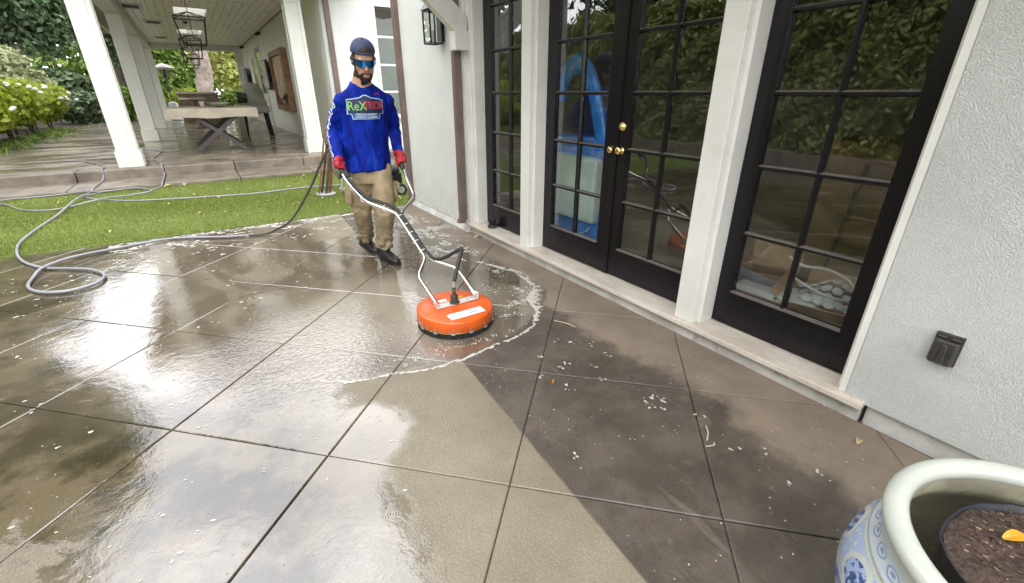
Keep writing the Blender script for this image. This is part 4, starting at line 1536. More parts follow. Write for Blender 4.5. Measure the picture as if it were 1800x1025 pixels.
puffy('float_body', 2.76, 2.92, 2.74, 3.46, 0.70, 1.06, M['blue_vinyl'])
puffy('float_base', 2.72, 2.95, 2.72, 3.46, 0.11, 0.46, M['blue_vinyl'])
puffy('seat_cushion', 2.66, 2.86, 2.77, 3.42, 0.34, 0.90, M['mint_vinyl'])
MB().tube([(2.69, 3.12 + 0.30 * math.cos(a), 0.34 + 0.14 * math.sin(a)) for a in [3.4 + 0.26 * k for k in range(10)]], 0.007, 8).build('seam', simple('pale_seam', (0.5, 0.65, 0.8), 0.4), fl, smooth=True)


def carton(name, label, cx, cy, z, sx, sy, sz, rz, mat, flaps=True, lean=0.0):
    t = thing(name, label, 'box', (cx, cy, z), rotz=rz)
    t.rotation_euler = (lean, 0, rz)
    tk = 0.004
    w = MB()
    w.box(-sx, sx, -sy, -sy + tk, 0, sz)
    w.box(-sx, sx, sy - tk, sy, 0, sz)
    w.box(-sx, -sx + tk, -sy + tk, sy - tk, 0, sz)
    w.box(sx - tk, sx, -sy + tk, sy - tk, 0, sz)
    w.box(-sx + tk, sx - tk, -sy + tk, sy - tk, 0, tk)
    w.build('carton_walls', mat, t, local=True)
    if flaps:
        for sgn in (-1, 1):
            a = 0.5 + 0.3 * sgn
            MB().obox((0, sgn * (sy + math.sin(a) * sy * 0.45), sz + math.cos(a) * sy * 0.45), (sx * 0.98, 0, 0), (0, sgn * math.sin(a) * sy * 0.45, math.cos(a) * sy * 0.45), (0, tk * 0.5, 0)).build('flap', mat, t, local=True)
            MB().obox((sgn * (sx + 0.06), 0, sz + 0.05), (sgn * 0.06, 0, 0.05), (0, sy * 0.97, 0), (0, 0, tk * 0.5)).build('flap', mat, t, local=True)
    return t


M['tile_white'] = simple('white_marble_tile', (0.78, 0.80, 0.78), 0.3, var=0.12, vscale=9)
M['white_card'] = simple('white_card', (0.72, 0.71, 0.68), 0.6, var=0.06)
M['grey_card'] = simple('grey_card', (0.36, 0.39, 0.40), 0.6, var=0.1)
carton('cardboard_box', 'open brown cardboard box behind the left lower pane of the near door', 3.10, 1.42, 0.10, 0.17, 0.13, 0.20, 0.5, M['card'])
carton('cardboard_box', 'cardboard box under the hexagon tile sheets inside the near door', 2.86, 0.96, 0.10, 0.22, 0.16, 0.15, 0.25, M['card'])
o = carton('cardboard_box', 'tall dark cardboard box standing deep in the room', 3.75, 1.00, 0.10, 0.30, 0.42, 1.02, 0.1, M['card_dark'], False)
tag(MB().obox((2.80, 1.36, 0.24), (0.012, 0.05, 0.0), (0.0, 0.16, 0.02), (-0.06, 0, 0.12)).build('cement_sheet', M['grey_card']), 'grey sheet leaning inside the near door beside the open carton', 'panel')
wb = MB().obox((2.66, 1.16, 0.292), (0.05, 0.0, 0.0), (0.0, 0.23, -0.004), (0, 0.001, 0.018)).build('white_carton', M['white_card'])
tag(wb, 'long flat white carton with a green dot against the door glass', 'carton')
o = MB().tube([(2.6095, 1.135, 0.292), (2.6085, 1.135, 0.292)], 0.011, 14).build('green_dot', simple('green_sticker', (0.03, 0.22, 0.12), 0.5), wb)
MB().obox((2.67, 1.20, 0.185), (0.05, 0, 0), (0, 0.26, 0), (0, 0, 0.085)).build('carton_base', M['card'], wb)
# hexagon mosaic sheets
hx_ = thing('tile_sheet', 'crumpled sheets of white hexagon tiles heaped on the cardboard box', 'tiles', (2.84, 0.93, 0.30))
rr = 0.030
for i in range(-5, 6):
    for j in range(-4, 5):
        cx_, cy_ = 1.5 * rr * 1.06 * i, math.sqrt(3) * rr * 1.06 * (j + 0.5 * (i % 2))
        if (cx_ / 0.21) ** 2 + (cy_ / 0.20) ** 2 > 1:
            continue
        zc = 0.09 * math.exp(-((cx_ / 0.13) ** 2 + (cy_ / 0.11) ** 2)) + 0.018 * math.sin(cx_ * 30 + 1)
        nx = 0.09 * 2 * cx_ / 0.0169 * math.exp(-((cx_ / 0.13) ** 2 + (cy_ / 0.11) ** 2))
        ny = 0.09 * 2 * cy_ / 0.0121 * math.exp(-((cx_ / 0.13) ** 2 + (cy_ / 0.11) ** 2))
        no = Vector((nx, ny, 1)).normalized()
        q = Vector((0, 0, 1)).rotation_difference(no)
        poly = [Vector((cx_, cy_, zc + 0.01)) + q @ Vector((rr * 0.97 * math.cos(a * math.pi / 3), rr * 0.97 * math.sin(a * math.pi / 3), 0)) for a in range(6)]
        MB().prism(poly, no * 0.007).build('tile', M['tile_white'], hx_, local=True)
o = MB().tube(spline([(2.72, 1.14, 0.42), (2.70, 1.02, 0.39), (2.72, 0.88, 0.36), (2.82, 0.82, 0.36), (2.92, 0.90, 0.41), (2.90, 1.02, 0.45), (2.82, 1.12, 0.46), (2.80, 1.20, 0.50)], 6), 0.008, 8).build('trim_strip', M['white_card'], smooth=True)
tag(o, 'white flexible trim strip curled over the hexagon tiles', 'trim strip')
ms_ = thing('round_disc', 'dim round tan disc leaning behind the near door', 'disc', (3.40, 1.08, 0.1))  # stand-in card disc for a dim tan arched shape
mb = MB()
mb.prism([(3.40, 1.08 + 0.26 * math.cos(a * math.pi / 16), 0.74 + 0.26 * math.sin(a * math.pi / 16)) for a in range(32)], (0.02, 0, 0)).build('disc', M['card_dark'], ms_)
MB().tube([(3.36, 1.22, 0.1), (3.30, 1.12, 1.0)], 0.014, 8).build('pole', M['bronze'], ms_)

# ================================================================== pavilion furnishings
# lantern pendants
M['pend'] = simple('pendant_iron', (0.028, 0.022, 0.018), 0.45, 0.4, var=0.2)


def pendant_parts(t):
    w0, w1, hh = 0.29, 0.21, 0.52
    e = MB()
    top = [(sx * w0, sy * w0, hh) for sx, sy in ((-1, -1), (1, -1), (1, 1), (-1, 1))]
    bot = [(sx * w1, sy * w1, 0) for sx, sy in ((-1, -1), (1, -1), (1, 1), (-1, 1))]
    apex = (0, 0, hh + 0.12)
    for k in range(4):
        e.tube([top[k], top[(k + 1) % 4]], 0.011, 6)
        e.tube([bot[k], bot[(k + 1) % 4]], 0.011, 6)
        e.tube([top[k], bot[k]], 0.011, 6)
        e.tube([top[k], apex], 0.009, 6)
    e.build('cage', M['pend'], t, local=True)
    c = MB().tube([(0, 0, hh + 0.12), (0, 0, 0.20)], 0.008, 6)
    for k in range(4):
        a = k * math.pi / 2 + 0.4
        c.tube([(0, 0, 0.20), (0.07 * math.cos(a), 0.07 * math.sin(a), 0.17), (0.09 * math.cos(a), 0.09 * math.sin(a), 0.21)], 0.006, 6)
    c.build('candle_arms', M['pend'], t, local=True)
    for k in range(4):
        a = k * math.pi / 2 + 0.4
        MB().tube([(0.09 * math.cos(a), 0.09 * math.sin(a), 0.212), (0.09 * math.cos(a), 0.09 * math.sin(a), 0.34)], 0.012, 8).build('candle_sleeve', M['cream'], t, local=True)
    ch = MB()
    zt = CZ - 2.375 - 0.001
    z = hh + 0.12
    k = 0
    while z < zt - 0.05:
        rx = Matrix.Rotation(k * math.pi / 2, 3, 'Z')
        ch.tube([rx @ Vector((0.014 * math.cos(a), 0, 0)) + Vector((0, 0, z + 0.028 + 0.032 * math.sin(a))) for a in [i * math.pi / 4 for i in range(8)]], 0.004, 5, closed=True)
        z += 0.05
        k += 1
    ch.build('chain', M['pend'], t, local=True)
    MB().lathe([(0.0, zt - 0.06), (0.02, zt - 0.055), (0.065, zt - 0.012), (0.065, zt), (0, zt)], 20).build('ceiling_rose', M['pend'], t, local=True)


pl = ['nearest iron cage pendant lantern under the pavilion ceiling', 'second iron cage pendant lantern, behind the nearest one', 'third iron cage pendant lantern along the ceiling', 'farthest iron cage pendant lantern in front of the big trunk']
p0 = thing('pendant_lantern', pl[0], 'pendant light', (0.375, 13.4, 2.375), 'iron cage pendants in a row')
pendant_parts(p0)
for k, y in enumerate((18.6, 22.9, 25.6)):
    dup(p0, (0.40, y, 2.375), 0.0, pl[k + 1])
# recessed ceiling heaters
hl = ['recessed ceiling heater nearest the front columns', 'middle recessed ceiling heater', 'farthest recessed ceiling heater']
for k, (x_, y_) in enumerate(((-0.72, 16.0), (-0.42, 19.1), (-0.42, 24.0))):
    t = thing('ceiling_heater', hl[k], 'heater', (x_, y_, CZ - 0.02), 'recessed heaters in the boarded ceiling')
    f = MB()
    f.box(-0.24, 0.24, -0.40, -0.33, -0.004, 0.0195)
    f.box(-0.24, 0.24, 0.33, 0.40, -0.004, 0.0195)
    f.box(-0.24, -0.17, -0.33, 0.33, -0.004, 0.0195)
    f.box(0.17, 0.24, -0.33, 0.33, -0.004, 0.0195)
    f.build('trim_frame', M['cream'], t, local=True)
    MB().box(-0.169, 0.169, -0.329, 0.329, 0.010, 0.0193).build('reflector', M['steel'], t, local=True)
    for q in range(5):
        MB().box(-0.16, 0.16, -0.26 + q * 0.12, -0.20 + q * 0.12, -0.002, 0.008).build('heating_bar', M['blackmetal'], t, local=True)
# trestle table with a canvas cover
M['canvas'] = simple('canvas_cover', (0.50, 0.44, 0.34), 0.85, var=0.12, vscale=3, bump=0.004, bscale=12)
M['darkwood'] = simple('dark_wood', (0.075, 0.062, 0.058), 0.5, var=0.3, vscale=9)
tb = thing('trestle_table', 'X legged dark wood table under a tan canvas cover', 'table', (0.35, 12.9, FZ))
TX0, TX1, TY0, TY1 = -0.49, 1.19, 12.02, 13.85
mb = MB()
nx_, ny_ = 22, 22
for zi, (zz, ins) in enumerate(((0.925, -0.012), (1.085, 0.0), (1.102, 0.02))):
    pass
ring = []
k_ = 80
def per(f):
    L = [(TX0, TY0), (TX1, TY0), (TX1, TY1), (TX0, TY1)]
    s_ = f * 4
    i = int(s_) % 4
    q = s_ - int(s_)
    a, b2 = L[i], L[(i + 1) % 4]
    return a[0] + (b2[0] - a[0]) * q, a[1] + (b2[1] - a[1]) * q
for zz, ins, wv in ((0.915, -0.015, 0.020), (1.00, -0.008, 0.012), (1.085, 0.0, 0.0), (1.100, 0.018, 0.0)):
    for k in range(k_):
        x_, y_ = per(k / k_)
        cx_, cy_ = (TX0 + TX1) / 2, (TY0 + TY1) / 2
        dx_, dy_ = x_ - cx_, y_ - cy_
        L_ = math.hypot(dx_, dy_)
        sag = wv * math.sin(k * 1.35) * math.sin(k * 0.37)
        mb.v.append((x_ - dx_ / L_ * (ins + sag), y_ - dy_ / L_ * (ins + sag), zz + (0.012 * math.sin(k * 0.5) if wv == 0.02 else 0)))
for i in range(3):
    for k in range(k_):
        mb.f.append((i * k_ + k, i * k_ + (k + 1) % k_, (i + 1) * k_ + (k + 1) % k_, (i + 1) * k_ + k))
mb.f.append(tuple(3 * k_ + k for k in range(k_)))
mb.build('canvas_cover', M['canvas'], tb, smooth=False)
MB().box(TX0 + 0.04, TX1 - 0.04, TY0 + 0.04, TY1 - 0.04, 1.03, 1.084).build('table_top', M['darkwood'], tb)
for yl in (12.20, 13.62):
    MB().bar((-0.10, yl, FZ + 0.02), (0.83, yl, 1.0), 0.09, 0.125, (0, 1, 0)).build('leg', M['darkwood'], tb, bev=0.006)
    MB().bar((0.83, yl + 0.003, FZ + 0.02), (-0.10, yl + 0.003, 1.0), 0.084, 0.125, (0, 1, 0)).build('leg', M['darkwood'], tb, bev=0.006)
    MB().tube([(0.365, yl - 0.07, 0.62), (0.365, yl + 0.07, 0.62)], 0.075, 20).build('hub', M['darkwood'], tb)
MB().bar((0.365, 12.27, 0.62), (0.365, 13.55, 0.62), 0.08, 0.1).build('stretcher', M['darkwood'], tb)
# bowl and cup on it
M['pewter'] = simple('pale_bowl', (0.30, 0.28, 0.20), 0.4, var=0.2)
o = MB().lathe([(0.0, 0.0), (0.06, 0.0), (0.16, 0.035), (0.24, 0.095), (0.235, 0.097), (0.15, 0.045), (0.0, 0.012)], 32).build('bowl', M['pewter'], smooth=True)
o.location = (0.52, 12.8, 1.103)
tag(o, 'wide shallow pale bowl on the canvas covered table', 'bowl')
o = MB().lathe([(0.0, 0.0), (0.045, 0.0), (0.055, 0.12), (0.051, 0.12), (0.042, 0.01), (0.0, 0.01)], 20).build('cup', M['canvas'], smooth=True)
o.location = (0.19, 12.75, 1.103)
tag(o, 'small tan cup beside the bowl on the canvas covered table', 'cup')
# bar counter, coffee table, armchair, heater and planters further back
M['teak'] = simple('weathered_teak', (0.22, 0.155, 0.11), 0.6, var=0.25, vscale=7)
M['stone_top'] = simple('pale_stone_top', (0.62, 0.57, 0.50), 0.5, var=0.08)
br = thing('bar_counter', 'brown wooden bar counter with a pale top in front of the big trunk', 'counter', (0.31, 24.2, FZ))
MB().box(-0.42, 1.06, 23.9, 24.5, 1.36, 1.425).build('counter_top', M['stone_top'], br, bev=0.008)
MB().box(-0.38, 1.02, 23.95, 24.45, FZ, 1.359).build('counter_body', M['teak'], br)
for q in range(4):
    MB().box(-0.365 + q * 0.345, -0.05 + q * 0.345, 23.93, 23.949, FZ + 0.1, 1.30).build('panel', M['teak'], br, bev=0.01)
ct = thing('round_table', 'pale round topped table in front of the wooden counter', 'table', (0.08, 20.6, FZ))
MB().lathe([(0.0, 0.96), (0.42, 0.96), (0.43, 0.975), (0.43, 1.0), (0.42, 1.012), (0, 1.012)], 40).build('table_top', M['stone_top'], ct, local=True)
MB().lathe([(0.0, 0.0), (0.26, 0.0), (0.25, 0.05), (0.07, 0.10), (0.06, 0.8), (0.16, 0.955), (0.0, 0.958)], 24).build('pedestal', M['teak'], ct, local=True, smooth=True)
M['cover'] = simple('grey_furniture_cover', (0.30, 0.30, 0.25), 0.85, var=0.12, vscale=4, bump=0.006, bscale=9)
ac = thing('armchair', 'grey cushioned armchair by the pavilion wall', 'armchair', (1.50, 16.0, FZ))
mb = MB()
mb.ell((1.58, 16.30, 1.32), (0.30, 0.14, 0.36), 20, 12)
mb.ell((1.58, 16.22, 1.10), (0.32, 0.16, 0.30), 20, 12)
me = remesh(mb, 'backrest', 0.03, 3)
link('backrest', me, M['cover'], ac, True)
MB().box(1.14, 1.86, 15.55, 16.30, 0.86, 1.06).build('seat', M['cover'], ac, bev=0.05)
for x_ in (1.22, 1.78):
    for y_ in (15.65, 16.25):
        MB().tube([(x_, y_, 0.859), (x_ + (0.05 if x_ > 1.5 else -0.05), y_, FZ)], 0.035, 8).build('leg', M['blackmetal'], ac)
pb = thing('table_planter', 'black bowl of dark foliage on the grey armchair end', 'planter', (1.20, 15.4, 1.06))
MB().box(0.98, 1.13, 15.1, 15.7, FZ, 1.10).build('stand', M['cover'], pb, bev=0.02)
MB().lathe([(0, 0), (0.11, 0), (0.15, 0.12), (0.14, 0.12), (0.10, 0.02), (0, 0.02)], 20, (1.20, 15.4, 1.14)).build('bowl', M['blackmetal'], pb, smooth=True)
P_, d_ = blob_points([(1.20, 15.4, 1.32, 0.13, 0.13, 0.08)], 160, 51, 0.3)
leaf_cloud('crown', M['leaf_dark'], P_, 0.06, pb, 2.2, 0.2, 0.4, 52, d_)
# patio heater with a white reflector
ph = thing('patio_heater', 'tall patio heater with white mushroom reflector', 'patio heater', (-0.72, 27.8, FZ))
MB().lathe([(0.0, 2.40), (0.08, 2.39), (0.45, 2.22), (0.45, 2.20), (0.05, 2.28)], 28).build('reflector', M['white'], ph, local=True, smooth=True)
MB().lathe([(0.0, 2.20), (0.28, 2.16), (0.28, 2.14), (0.0, 2.16)], 24).build('lower_reflector', M['white'], ph, local=True, smooth=True)
MB().lathe([(0.07, 1.80), (0.10, 1.85), (0.10, 2.13), (0.06, 2.14)], 16).build('burner', M['bronze'], ph, local=True)
MB().tube([(0, 0, 0.75), (0, 0, 1.80)], 0.03, 10).build('post', M['bronze'], ph, local=True)
MB().lathe([(0.0, 0.0), (0.24, 0.0), (0.24, 0.06), (0.20, 0.08), (0.20, 0.74), (0.05, 0.80), (0, 0.80)], 24).build('tank_cover', M['frost'], ph, local=True)
# wall: framed board, televisions, cameras
M['oak'] = simple('brown_wood_frame', (0.27, 0.145, 0.075), 0.5, var=0.3, vscale=6)
M['paper'] = simple('tan_board', (0.46, 0.37, 0.24), 0.8, var=0.25, vscale=3)
wa = thing('framed_board', 'tan notice board in a deep brown wooden frame, torn at the bottom', 'board', (2.45, 16.5, 0.9))
fr = MB()
fr.box(2.36, 2.528, 15.25, 15.40, 0.90, 2.55)
fr.box(2.36, 2.528, 17.45, 17.60, 0.90, 2.55)
fr.box(2.36, 2.528, 15.401, 17.449, 2.40, 2.55)
fr.box(2.36, 2.528, 15.401, 17.449, 0.90, 1.05)
fr.build('frame', M['oak'], wa, bev=0.008)
MB()._a([(2.44, 15.402, 1.42), (2.44, 16.2, 1.30), (2.44, 16.5, 1.08), (2.44, 16.9, 1.20), (2.44, 17.448, 1.30), (2.44, 17.448, 2.398), (2.44, 15.402, 2.398)], [(0, 1, 2, 3, 4, 5, 6)]).prism([(2.441, 15.402, 1.42), (2.441, 16.2, 1.30), (2.441, 16.5, 1.08), (2.441, 16.9, 1.20), (2.441, 17.448, 1.30), (2.441, 17.448, 2.398), (2.441, 15.402, 2.398)], (0.02, 0, 0)).build('paper_sheet', M['paper'], wa)
MB().box(2.50, 2.527, 15.402, 17.448, 1.052, 2.398).build('back_board', M['oak'], wa)
MB().bar((2.40, 15.5, 1.42), (2.40, 16.4, 1.22), 0.04, 0.07).build('loose_batten', M['darkwood'], wa)
M['screen'] = simple('dark_screen', (0.010, 0.012, 0.018), 0.12, var=0.2)
for k, (ya, yb, z0_, z1_, lab) in enumerate(((18.55, 19.75, 1.50, 2.42, 'black television on the pavilion wall next to the framed board'), (25.0, 26.1, 1.62, 2.40, 'black television on the pavilion wall near the far column'))):
    t = thing('television', lab, 'television', (2.5, (ya + yb) / 2, z0_))
    MB().box(2.36, 2.42, ya, yb, z0_, z1_).build('casing', M['rubber'], t, bev=0.006)
    MB().box(2.354, 2.3595, ya + 0.03, yb - 0.03, z0_ + 0.03, z1_ - 0.03).build('screen', M['screen'], t)
    MB().box(2.421, 2.528, (ya + yb) / 2 - 0.15, (ya + yb) / 2 + 0.15, z0_ + 0.25, z1_ - 0.25).build('bracket', M['blackmetal'], t)
for k, (y_, lab) in enumerate(((19.3, 'small dark camera on the wall above the televisions'), (25.2, 'small dark camera near the far end of the wall'))):
    t = thing('security_camera', lab, 'camera', (2.5, y_, 3.25))
    MB().tube([(2.528, y_, 3.27), (2.45, y_ - 0.02, 3.25)], 0.02, 8).build('arm', M['white'], t)
    MB().tube([(2.46, y_ - 0.02, 3.25), (2.34, y_ - 0.12, 3.20)], 0.045, 12).build('camera_body', M['rubber'], t)
# ================================================================== hoses
def hose(name, label, pts, r, mat, k=8):
    o = MB().tube(spline(pts, k), r, 8).build(name, mat, smooth=True)
    return tag(o, label, 'hose')


HZ = 0.018
main = [(-1.55, 13.4, FZ + .012), (-1.25, 13.2, FZ + .012), (-0.80, 12.85, FZ + .012), (-0.80, 12.1, FZ + .012), (-0.86, 11.3, FZ + .012), (-0.72, 10.5, FZ + .014), (-0.68, 10.07, FZ + .006), (-0.67, 10.03, 0.11), (-0.67, 9.85, 0.082), (-0.68, 9.20, 0.078), (-0.70, 9.05, HZ + .02),
        (-0.84, 8.80, HZ + .016), (-1.02, 9.08, HZ + .016), (-1.36, 9.05, HZ + .016), (-1.57, 8.75, HZ + .016), (-1.40, 8.42, HZ + .016), (-1.0, 8.05, HZ + .016), (-0.55, 7.88, HZ + .016), (0.0, 7.74, HZ + .016), (0.5, 7.65, HZ + .016), (1.27, 7.74, HZ + .016), (1.75, 7.6, HZ + .016)]
hose('garden_hose', 'thin grey hose coming down the step and across the turf to the cart', main, 0.0105, M['hose'])
loop2 = [(-2.9, 8.6, HZ + .02), (-2.44, 8.73, HZ + .02), (-2.1, 8.12, HZ + .02), (-1.74, 7.92, HZ + .02), (-1.33, 8.25, HZ + .045), (-1.05, 8.38, HZ + .04), (-0.80, 8.62, HZ + .035), (-1.0, 8.98, HZ + .04), (-1.36, 8.92, HZ + .04), (-1.62, 9.0, HZ + .05), (-1.9, 9.07, HZ + .025), (-2.22, 9.06, HZ + .02), (-2.48, 8.85, HZ + .045), (-2.9, 8.3, HZ + .02)]
hose('garden_hose', 'pale hose coiled flat on the turf at the far left', loop2, 0.010, M['hose'])
big = [(-2.3, 11.9, FZ + .014), (-1.95, 11.6, FZ + .014), (-1.75, 11.2, FZ + .014), (-1.6, 10.8, FZ + .014), (-1.50, 10.45, FZ + .014), (-1.49, 10.075, FZ + .008), (-1.49, 10.035, 0.13), (-1.50, 9.8, 0.085), (-1.52, 9.22, 0.085), (-1.55, 9.0, 0.045), (-1.6, 8.3, HZ + .06), (-1.66, 7.5, HZ + .025), (-1.72, 6.91, HZ + .016), (-1.74, 6.3, HZ + .016), (-1.68, 5.88, HZ + .01), (-1.57, 5.55, HZ), (-1.39, 5.25, HZ),
       (-1.2, 5.1, HZ), (-1.05, 4.98, HZ), (-0.94, 4.80, HZ), (-0.92, 4.64, HZ), (-0.98, 4.52, HZ), (-1.12, 4.47, HZ), (-1.28, 4.56, HZ), (-1.38, 4.74, HZ), (-1.40, 4.97, HZ), (-1.37, 5.2, HZ + .016), (-1.21, 5.39, HZ + .02), (-0.94, 5.57, HZ), (-0.49, 5.66, HZ), (0.0, 5.42, HZ), (0.20, 5.35, HZ)]
hose('pressure_hose', 'thick grey pressure hose looped on the wet patio and over the turf', big, 0.012, M['hose'])
sup = [(0.20, 5.35, HZ), (0.364, 5.27, 0.030), (0.466, 5.1, 0.108), (0.569, 4.95, 0.205), (0.676, 4.75, 0.399), (0.768, 4.55, 0.613), (0.837, 4.4, 0.797), (0.880, 4.25, 0.926), (0.890, 4.12, 0.955), (0.862, 3.95, 0.905), (0.828, 3.80, 0.84), (0.835, 3.70, 0.79)]
hose('pressure_hose', 'dark green hose rising from the patio to the man at his right hand', sup, 0.0115, M['hose_dark'])

# ================================================================== hose cart with rusty poles on the turf
M['rust'] = simple('rusty_steel', (0.20, 0.095, 0.045), 0.7, 0.2, var=0.4, vscale=9)
M['rust_dk'] = simple('dark_rusty_steel', (0.07, 0.045, 0.032), 0.65, 0.3, var=0.4, vscale=9)
M['galv'] = simple('galvanised_steel', (0.42, 0.42, 0.41), 0.45, 0.6, var=0.25, vscale=11)
pst = thing('pole_stand', 'bundle of rusty poles standing on a round grey base on the turf', 'pole stand', (1.36, 7.05, 0.02))
MB().lathe([(0.0, 0.0), (0.14, 0.0), (0.14, 0.022), (0.125, 0.03), (0.0, 0.03)], 28).build('base_plate', M['galv'], pst, local=True)
for k, (bx, by, tx, ty, tz, r_, mt) in enumerate(((-0.09, 0.0, 0.14, 0.05, 0.90, 0.012, 'rust'), (-0.04, 0.05, 0.15, 0.1, 0.70, 0.017, 'rust_dk'), (0.0, -0.05, 0.18, 0.0, 0.66, 0.018, 'rust_dk'), (0.06, 0.0, 0.23, 0.05, 0.66, 0.022, 'rust'), (0.03, 0.06, 0.20, 0.1, 0.80, 0.016, 'rust'))):
    MB().tube([(bx, by, 0.031), (tx, ty, tz)], r_, 10).build('pole', M[mt], pst, local=True)
MB().tube([(0.02 + 0.10 * math.cos(a), 0.02 + 0.08 * math.sin(a), 0.10) for a in [k * math.pi / 8 for k in range(16)]], 0.006, 6, closed=True).build('tie', M['rubber'], pst, local=True)
cart = thing('hose_cart', 'low grey tube cart with small wheels on the turf behind the man', 'cart', (2.0, 6.75, 0.02))
mb = MB()
for pts in ([(1.56, 7.02, 0.09), (1.62, 6.56, 0.09), (2.45, 6.5, 0.09), (2.45, 6.98, 0.09), (1.56, 7.02, 0.09)], [(1.54, 6.8, 0.09), (1.58, 6.8, 0.42)], [(1.60, 6.78, 0.09), (1.63, 6.78, 0.40)], [(2.40, 6.98, 0.09), (2.44, 6.8, 0.86), (2.30, 6.55, 0.70)], [(2.45, 6.5, 0.09), (2.46, 6.6, 0.55)], [(1.66, 6.8, 0.09), (2.4, 6.8, 0.09)]):
    mb.tube(fillet(pts, 0.05), 0.014, 8)
mb.build('frame', M['galv'], cart)
for (x_, y_) in ((1.75, 6.50), (2.30, 6.44)):
    w = MB()
    n_ = 24
    ringp = [(x_ + 0.07 * math.cos(a), y_, 0.095 + 0.07 * math.sin(a)) for a in [2 * math.pi * k / n_ for k in range(n_)]]
    w.tube(ringp, 0.022, 8, closed=True)
    wh = w.build('wheel', M['rubber'], cart, smooth=True)
    MB().tube([(x_, y_ - 0.015, 0.095), (x_, y_ + 0.015, 0.095)], 0.05, 16).build('rim', M['galv'], wh)
MB().tube([(2.16, 6.60, 0.36), (2.34, 6.60, 0.36)], 0.055, 16).build('pump_head', M['rubber'], cart)
MB().box(2.14, 2.40, 6.62, 6.86, 0.105, 0.305).build('motor_box', M['blackmetal'], cart, bev=0.02)
MB().bar((2.28, 6.58, 0.66), (2.50, 6.62, 0.46), 0.025, 0.03).build('lever', M['rust'], cart)

# ================================================================== surface cleaner
M['orange'] = simple('orange_paint', (0.62, 0.098, 0.010), 0.36, var=0.12, vscale=7, coat=0.15, dirt=(0.30, 0.07, 0.02), dirt_amt=0.45)
M['brush'] = simple('black_brush', (0.012, 0.012, 0.012), 0.8, var=0.4, vscale=60, bump=0.01, bscale=120)
M['label_white'] = simple('label_white', (0.80, 0.81, 0.82), 0.4, var=0.04)
M['label_blue'] = simple('label_blue', (0.02, 0.06, 0.25), 0.4)
CC = (1.150, 2.420)
DZ = 0.122
sc = thing('surface_cleaner', 'orange round surface cleaner with a steel handle being pushed over the patio', 'surface cleaner', (CC[0], CC[1], 0))
RD = 0.250
dk = MB().lathe([(0.0, DZ + 0.003), (RD - 0.03, DZ), (RD - 0.010, DZ - 0.002), (RD - 0.002, DZ - 0.008), (RD, DZ - 0.014), (RD, 0.050), (RD - 0.004, 0.046)], 72, (*CC, 0)).build('deck', M['orange'], sc, smooth=True)
md = dk.modifiers.new('e', 'EDGE_SPLIT')
md.split_angle = R(50)
MB().lathe([(RD - 0.006, 0.0475), (RD + 0.003, 0.0465), (RD + 0.003, 0.042), (RD - 0.006, 0.040)], 72, (*CC, 0)).build('band', M['brass'], sc)
for k in range(14):
    a = 2 * math.pi * k / 14 + 0.15
    MB().obox((CC[0] + (RD + 0.005) * math.cos(a), CC[1] + (RD + 0.005) * math.sin(a), 0.043), (0.003 * math.cos(a), 0.003 * math.sin(a), 0), (-0.012 * math.sin(a), 0.012 * math.cos(a), 0), (0, 0, 0.007)).build('clip', M['galv'], sc)
    MB().obox((CC[0] + (RD + 0.001) * math.cos(a), CC[1] + (RD + 0.001) * math.sin(a), 0.064), (0.003 * math.cos(a), 0.003 * math.sin(a), 0), (-0.004 * math.sin(a), 0.004 * math.cos(a), 0), (0, 0, 0.004)).build('rivet', M['galv'], sc)
br_ = MB()
n_ = 160
for i, (r_, z_) in enumerate(((RD - 0.004, 0.040), (RD - 0.006, 0.02), (RD - 0.003, 0.001))):
    for k in range(n_):
        a = 2 * math.pi * k / n_
        rr_ = r_ + (0.003 if k % 2 else -0.003) * (i > 0)
        br_.v.append((CC[0] + rr_ * math.cos(a), CC[1] + rr_ * math.sin(a), z_))
for i in range(2):
    for k in range(n_):
        br_.f.append((i * n_ + k, i * n_ + (k + 1) % n_, (i + 1) * n_ + (k + 1) % n_, (i + 1) * n_ + k))
br_.build('brush_skirt', M['brush'], sc)
PZ = DZ + 0.0045
pl_ = MB().box(1.020, 1.325, 2.408, 2.472, PZ, PZ + 0.005)
pl_ = pl_.build('mounting_plate', M['alu'], sc, bev=0.001)
for x_ in (1.0195, 1.3215):
    MB().box(x_, x_ + 0.004, 2.411, 2.469, PZ + 0.0055, PZ + 0.046).build('bracket_ear', M['alu'], pl_)
    MB().tube([(x_ - 0.012, 2.445, PZ + 0.030), (x_ + 0.022, 2.445, PZ + 0.030)], 0.006, 8).build('bolt', M['galv'], pl_)
for x_ in (1.05, 1.285):
    MB().tube([(x_, 2.440, PZ + 0.005), (x_, 2.440, PZ + 0.010)], 0.006, 8).build('screw', M['galv'], pl_)
SW = (1.157, 2.436)
sw = MB().lathe([(0.034, PZ + 0.0055), (0.034, PZ + 0.013), (0.025, PZ + 0.015), (0.025, PZ + 0.058), (0.019, PZ + 0.062), (0.012, PZ + 0.064), (0.012, PZ + 0.088), (0.016, PZ + 0.090), (0.016, PZ + 0.104), (0.011, PZ + 0.107), (0.011, PZ + 0.14)], 20, (*SW, 0)).build('swivel', M['bronze'], sc, smooth=False)
MB().lathe([(0.0175, PZ + 0.0895), (0.0175, PZ + 0.1045)], 6, (*SW, 0), True).build('fitting', M['brass'], sw)
lbo = MB().box(1.035, 1.275, 2.232, 2.308, DZ + 0.0012, DZ + 0.0032).build('label', M['label_white'], sc)


def flat_text(txt, size, cx, cy, z, mat, parent, shear=0.0, sx=1.0):
    me = text_mesh(txt, size, shear)
    for v in me.vertices:
        v.co = Vector((cx + v.co.x * sx, cy + v.co.y, z))
    return link('lettering', me, mat, parent)


